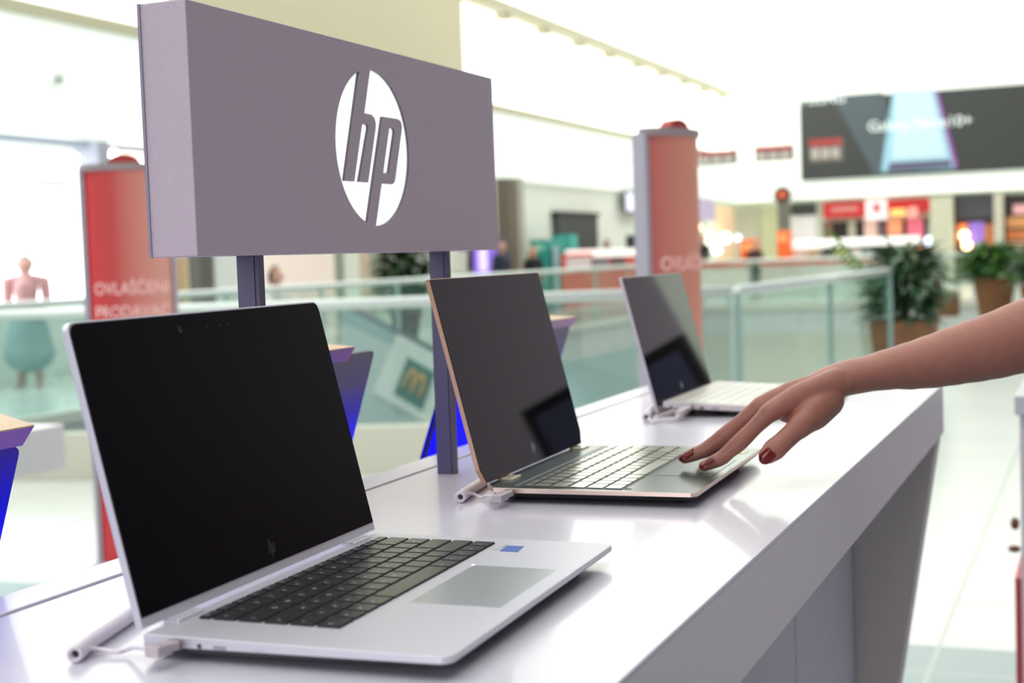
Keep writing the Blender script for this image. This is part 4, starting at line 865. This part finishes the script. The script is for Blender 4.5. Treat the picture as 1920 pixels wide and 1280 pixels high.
part((lambda m: (bbox(m, 1764, 541, 1796, 549, Y=26.25, t=.3), m)[1])(MB()), 'gravel', mat('gravel_pale', (196, 186, 160), .8), bxp)
part((lambda m: (bbox(m, 1757, 524, 1767, 541, Y=26.2, t=.15), m)[1])(MB()), 'twig', mat('twig_brown', (150, 104, 78), .8), bxp)
# dark green shrub at the left wall
v = atx(758, 520, -10.3); plant('tall dark green shrub seen between the two sign posts', v.x, v.y, .26, .5, .36, 1.3, 900, mat('pot_dark', (70, 56, 40), .7), 20, ll=.3, lw=.06, cols=[G[0], mat('leaf_deep', (40, 54, 22), .5), G[0]])

# ================================================================== OTHER COUNTER AT THE RIGHT EDGE
v = atd(1905, 742, 3.3); oc = thing('white_counter', 'second white counter just entering at the right edge', 'counter', (v.x + .4, v.y, FLOOR))
part(MB().box((v.x - .004, v.y, v.z - .045), (v.x + .9, v.y + .9, v.z)), 'countertop', WHITE, oc, bevel=.002)
part(MB().box((v.x + .006, v.y + .02, FLOOR), (v.x + .88, v.y + .88, v.z - .045)), 'counter_body', mat('oc_body', (226, 216, 226), .5), oc)
part(MB().box((v.x - .010, v.y + .03, FLOOR), (v.x + .0055, v.y + .5, v.z - .435)), 'red_side_panel', mat('oc_red', (186, 72, 78), .5), oc)
part(MB().ball((v.x - .008, v.y + .03, v.z - .305), .011, 10, (1, 1, 1.4)), 'side_clip', mat('oc_clip', (120, 70, 60), .5), oc)
part(MB().ball((v.x - .010, v.y + .03, v.z - .365), .011, 10, (1.4, 1, .8)), 'side_clip', mat('oc_clip', (120, 70, 60)), oc)

tm = thing('display_totem', 'dark free-standing display whose reflection shows in the laptop screens', 'display', (1.5, 8.45, FLOOR))
part(MB().box((1.0, 8.40, FLOOR + .06), (2.0, 8.47, .60)), 'casing', mat('totem_black', (10, 10, 12), .5), tm, bevel=.006)
part(MB().box((1.075, 8.392, FLOOR + .2), (1.925, 8.401, .525)), 'screen', mat('totem_screen', (72, 74, 98), .6, emit=(60, 62, 88), es=.3), tm)
part(MB().box((.95, 8.2, FLOOR), (2.05, 8.7, FLOOR + .06)), 'foot', mat('totem_black', (10, 10, 12)), tm, bevel=.005)
# ================================================================== DISTANT PEOPLE
def person(label, x, y, h, face, top, bottom, hair, skin=(206, 160, 138), seated=False, skirt=False, long_hair=False, snug=0.):
    root = thing('person', label, 'person', (x, y, FLOOR), face)
    s = h / 1.7; sk = mat('skin_%d' % skin[0], skin, .6)
    def B(mb, pts, rad, ref=(0, 1, 0)):
        P, R = smooth_path([Vector(p) * s for p in pts], [(a * s, b * s) for a, b in rad], 4); mb.tube(P, [r[1] for r in R], 14, ref=ref, rb=[r[0] for r in R], dome=True)
    # body faces local -y;  x across
    hip = .92 if not seated else .5
    dz = hip - .92
    b = MB()
    B(b, [(0, 0, .92 + dz), (0, 0, 1.1 + dz), (0, 0, 1.3 + dz), (0, .01, 1.42 + dz)], [(.10, .15), (.085, .125), (.10, .165), (.06, .10)], )
    B(b, [(0, .01, 1.42 + dz), (0, 0, 1.5 + dz)], [(.05, .05), (.045, .045)])
    B(b, [(0, -.01, 1.52 + dz), (0, -.01, 1.58 + dz), (0, 0, 1.64 + dz)], [(.06, .05), (.088, .07), (.075, .062)])
    b.ball(Vector((0, -.10, 1.575 + dz)) * s, .018 * s, 8, (.8, 1, 1.2))
    for q in (-1, 1):
        b.ball(Vector((q * .072, 0, 1.57 + dz)) * s, .02 * s, 8, (.5, .8, 1.2))
        if seated: B(b, [(q * .09, 0, .5), (q * .1, -.4, .5), (q * .1, -.42, .08)], [(.075, .075), (.055, .055), (.04, .04)], (1, 0, 0))
        else: B(b, [(q * .085, 0, .92), (q * .085, -.01, .5), (q * .085, .01, .08)], [(.08, .08), (.055, .055), (.038, .038)])
        fy = -.42 if seated else 0
        B(b, [(q * .09, fy + .03, .04), (q * .1, fy - .12, .03)], [(.035, .035), (.028, .04)])
        B(b, [(q * .17, .01, 1.38 + dz), (q * (.21 - snug), .03, 1.12 + dz), (q * .14, -.14, 1.0 + dz), (q * .08, -.2, 1.02 + dz)], [(.045, .045), (.036, .036), (.027, .027), (.03, .02)], (0, 1, 0))
    B(b, [(-.15, .01, 1.385 + dz), (0, .01, 1.43 + dz), (.15, .01, 1.385 + dz)], [(.045, .05), (.05, .06), (.045, .05)], (0, 1, 0))
    b.build('body', sk, root, smooth=True)
    c = MB(); B(c, [(-.165, .01, 1.385 + dz), (0, .01, 1.415 + dz), (.165, .01, 1.385 + dz)], [(.055, .055), (.062, .062), (.055, .055)], (0, 1, 0)); B(c, [(0, 0, .9 + dz), (0, 0, 1.1 + dz), (0, 0, 1.3 + dz), (0, .01, 1.40 + dz)], [(.115, .17), (.10, .145), (.115, .185), (.075, .12)])
    for q in (-1, 1): B(c, [(q * .17, .01, 1.38 + dz), (q * (.213 - snug), .03, 1.12 + dz), (q * (.19 - snug), -.04, 1.06 + dz)], [(.058, .058), (.05, .05), (.044, .044)])
    c.build('top', mat('top_%d_%d_%d' % top, top, .8), root, smooth=True)
    c = MB()
    if skirt: B(c, [(0, 0, 1.02), (0, 0, .7), (0, 0, .42)], [(.11, .15), (.2, .27), (.24, .32)])
    else:
        for q in (-1, 1):
            if seated: B(c, [(q * .09, .02, .5), (q * .1, -.4, .5), (q * .1, -.42, .12)], [(.09, .09), (.07, .07), (.055, .055)], (1, 0, 0))
            else: B(c, [(q * .085, 0, .93), (q * .085, -.01, .5), (q * .085, .01, .1)], [(.095, .095), (.07, .07), (.055, .055)])
    c.build('skirt' if skirt else 'trousers', mat('bot_%d_%d_%d' % bottom, bottom, .8), root, smooth=True)
    c = MB(); B(c, [(0, .03, 1.55 + dz), (0, .015, 1.62 + dz), (0, .01, 1.665 + dz)], [(.07, .07), (.088, .078), (.06, .055)])
    if long_hair: B(c, [(0, .07, 1.58 + dz), (0, .09, 1.42 + dz), (0, .09, 1.25 + dz)], [(.05, .075), (.045, .09), (.03, .07)])
    c.build('hair', mat('hair_%d' % hair[0], hair, .7), root, smooth=True)
    return root
v = atd(52, 600, 16.6); person('person in a pinkish top and grey-green skirt before the bright shop window', v.x, v.y, 1.52, .5, (206, 158, 160), (130, 166, 164), (120, 96, 104), skin=(214, 168, 156), skirt=True, snug=.03).scale = (1.35, 1.3, 1.0)
v = atx(941, 480, -10.6); person('person in dark navy clothes under the right end of the sign', v.x, v.y, 1.62, 1.2, (44, 56, 74), (40, 44, 60), (70, 48, 36))
v = atx(1000, 480, -9.8); person('person with auburn hair and black top before the teal kiosk', v.x, v.y, 1.50, 1.0, (30, 28, 32), (40, 40, 48), (150, 84, 52), long_hair=True)
v = atd(519, 560, 17.2); person('seated dark-haired person whose head shows right of the front sign post', v.x, v.y, 1.72, 1.9, (226, 206, 206), (90, 90, 100), (70, 50, 40), seated=True)
bn = thing('bench', 'bench under the seated person beyond the glass railing', 'bench', (v.x, v.y, FLOOR), 1.9); MB().box((-.5, -.14, .30), (.5, .25, .345)).build('seat', mat('bench_white', (226, 226, 220), .5), bn, bevel=.01)
for q in (-.42, .38): MB().box((q, -.1, 0), (q + .05, .2, .30)).build('leg', mat('bench_leg', (150, 150, 150), .4), bn)
v = aty(1410, 470, 37.0); person('person in black sitting height at the orange seat block', v.x + .2, 36.4, 1.5, .2, (28, 26, 28), (46, 40, 40), (40, 30, 26))
v = aty(1317, 470, 40.); person('person in dark clothes right of the salmon pylon', v.x, 40., 1.75, -.4, (40, 42, 46), (36, 38, 44), (46, 38, 34))
v = atx(1073, 480, -11.4); person('person behind the snack counter below the dark board', v.x, v.y, 1.66, 1.4, (110, 110, 130), (60, 60, 70), (110, 72, 52))
v = atx(1139, 480, -11.4); person('person in black behind the snack counter near its middle', v.x, v.y, 1.66, 1.4, (36, 34, 38), (50, 50, 56), (40, 30, 26))

# ================================================================== LIGHT
w = bpy.data.worlds.new('World'); scene.world = w; w.use_nodes = True
bg = w.node_tree.nodes['Background']; bg.inputs[0].default_value = (.80, .80, .88, 1); bg.inputs[1].default_value = .42
def area(name, loc, target, size, power, col=(1, 1, 1), sy=None):
    l = bpy.data.lights.new(name, 'AREA'); l.energy = power; l.color = col; l.size = size
    if sy: l.shape = 'RECTANGLE'; l.size_y = sy
    o = bpy.data.objects.new(name, l); COL.objects.link(o); o.location = loc
    o.rotation_euler = (Vector(target) - Vector(loc)).to_track_quat('-Z', 'Y').to_euler(); return o
area('fill_behind_camera', (-1.0, -3.0, .85), (-.6, 1.3, .15), 1.6, 46, (.95, .93, 1.))  # unseen fill added to brighten the sides turned to the camera
area('fill_left_shop', (-3.6, .6, 1.6), (-.6, 1.2, 0), 1.2, 7, (.86, .92, 1.))  # added cool fill standing in for the glow of the left shop

# ================================================================== CAMERA
cd = bpy.data.cameras.new('camera'); cam = bpy.data.objects.new('camera', cd); COL.objects.link(cam); scene.camera = cam
right = Vector((RX.x, RY.x, RZ.x)); upv = -Vector((RX.y, RY.y, RZ.y)); back = -Vector((RX.z, RY.z, RZ.z))
cam.matrix_world = Matrix(((right.x, upv.x, back.x, CAMP.x), (right.y, upv.y, back.y, CAMP.y), (right.z, upv.z, back.z, CAMP.z), (0, 0, 0, 1)))
cd.sensor_width = 36.; cd.lens = FPX / 1920 * 36.; cd.clip_start = .02; cd.clip_end = 300
cd.dof.use_dof = True; cd.dof.focus_distance = 1.22; cd.dof.aperture_fstop = 6.8; cd.dof.aperture_blades = 0
scene.view_settings.view_transform = 'Standard'; scene.view_settings.look = 'None'; scene.view_settings.exposure = 0.; scene.view_settings.gamma = 1.
scene.cycles.use_denoising = True
scene.cycles.max_bounces = 8; scene.cycles.transparent_max_bounces = 24
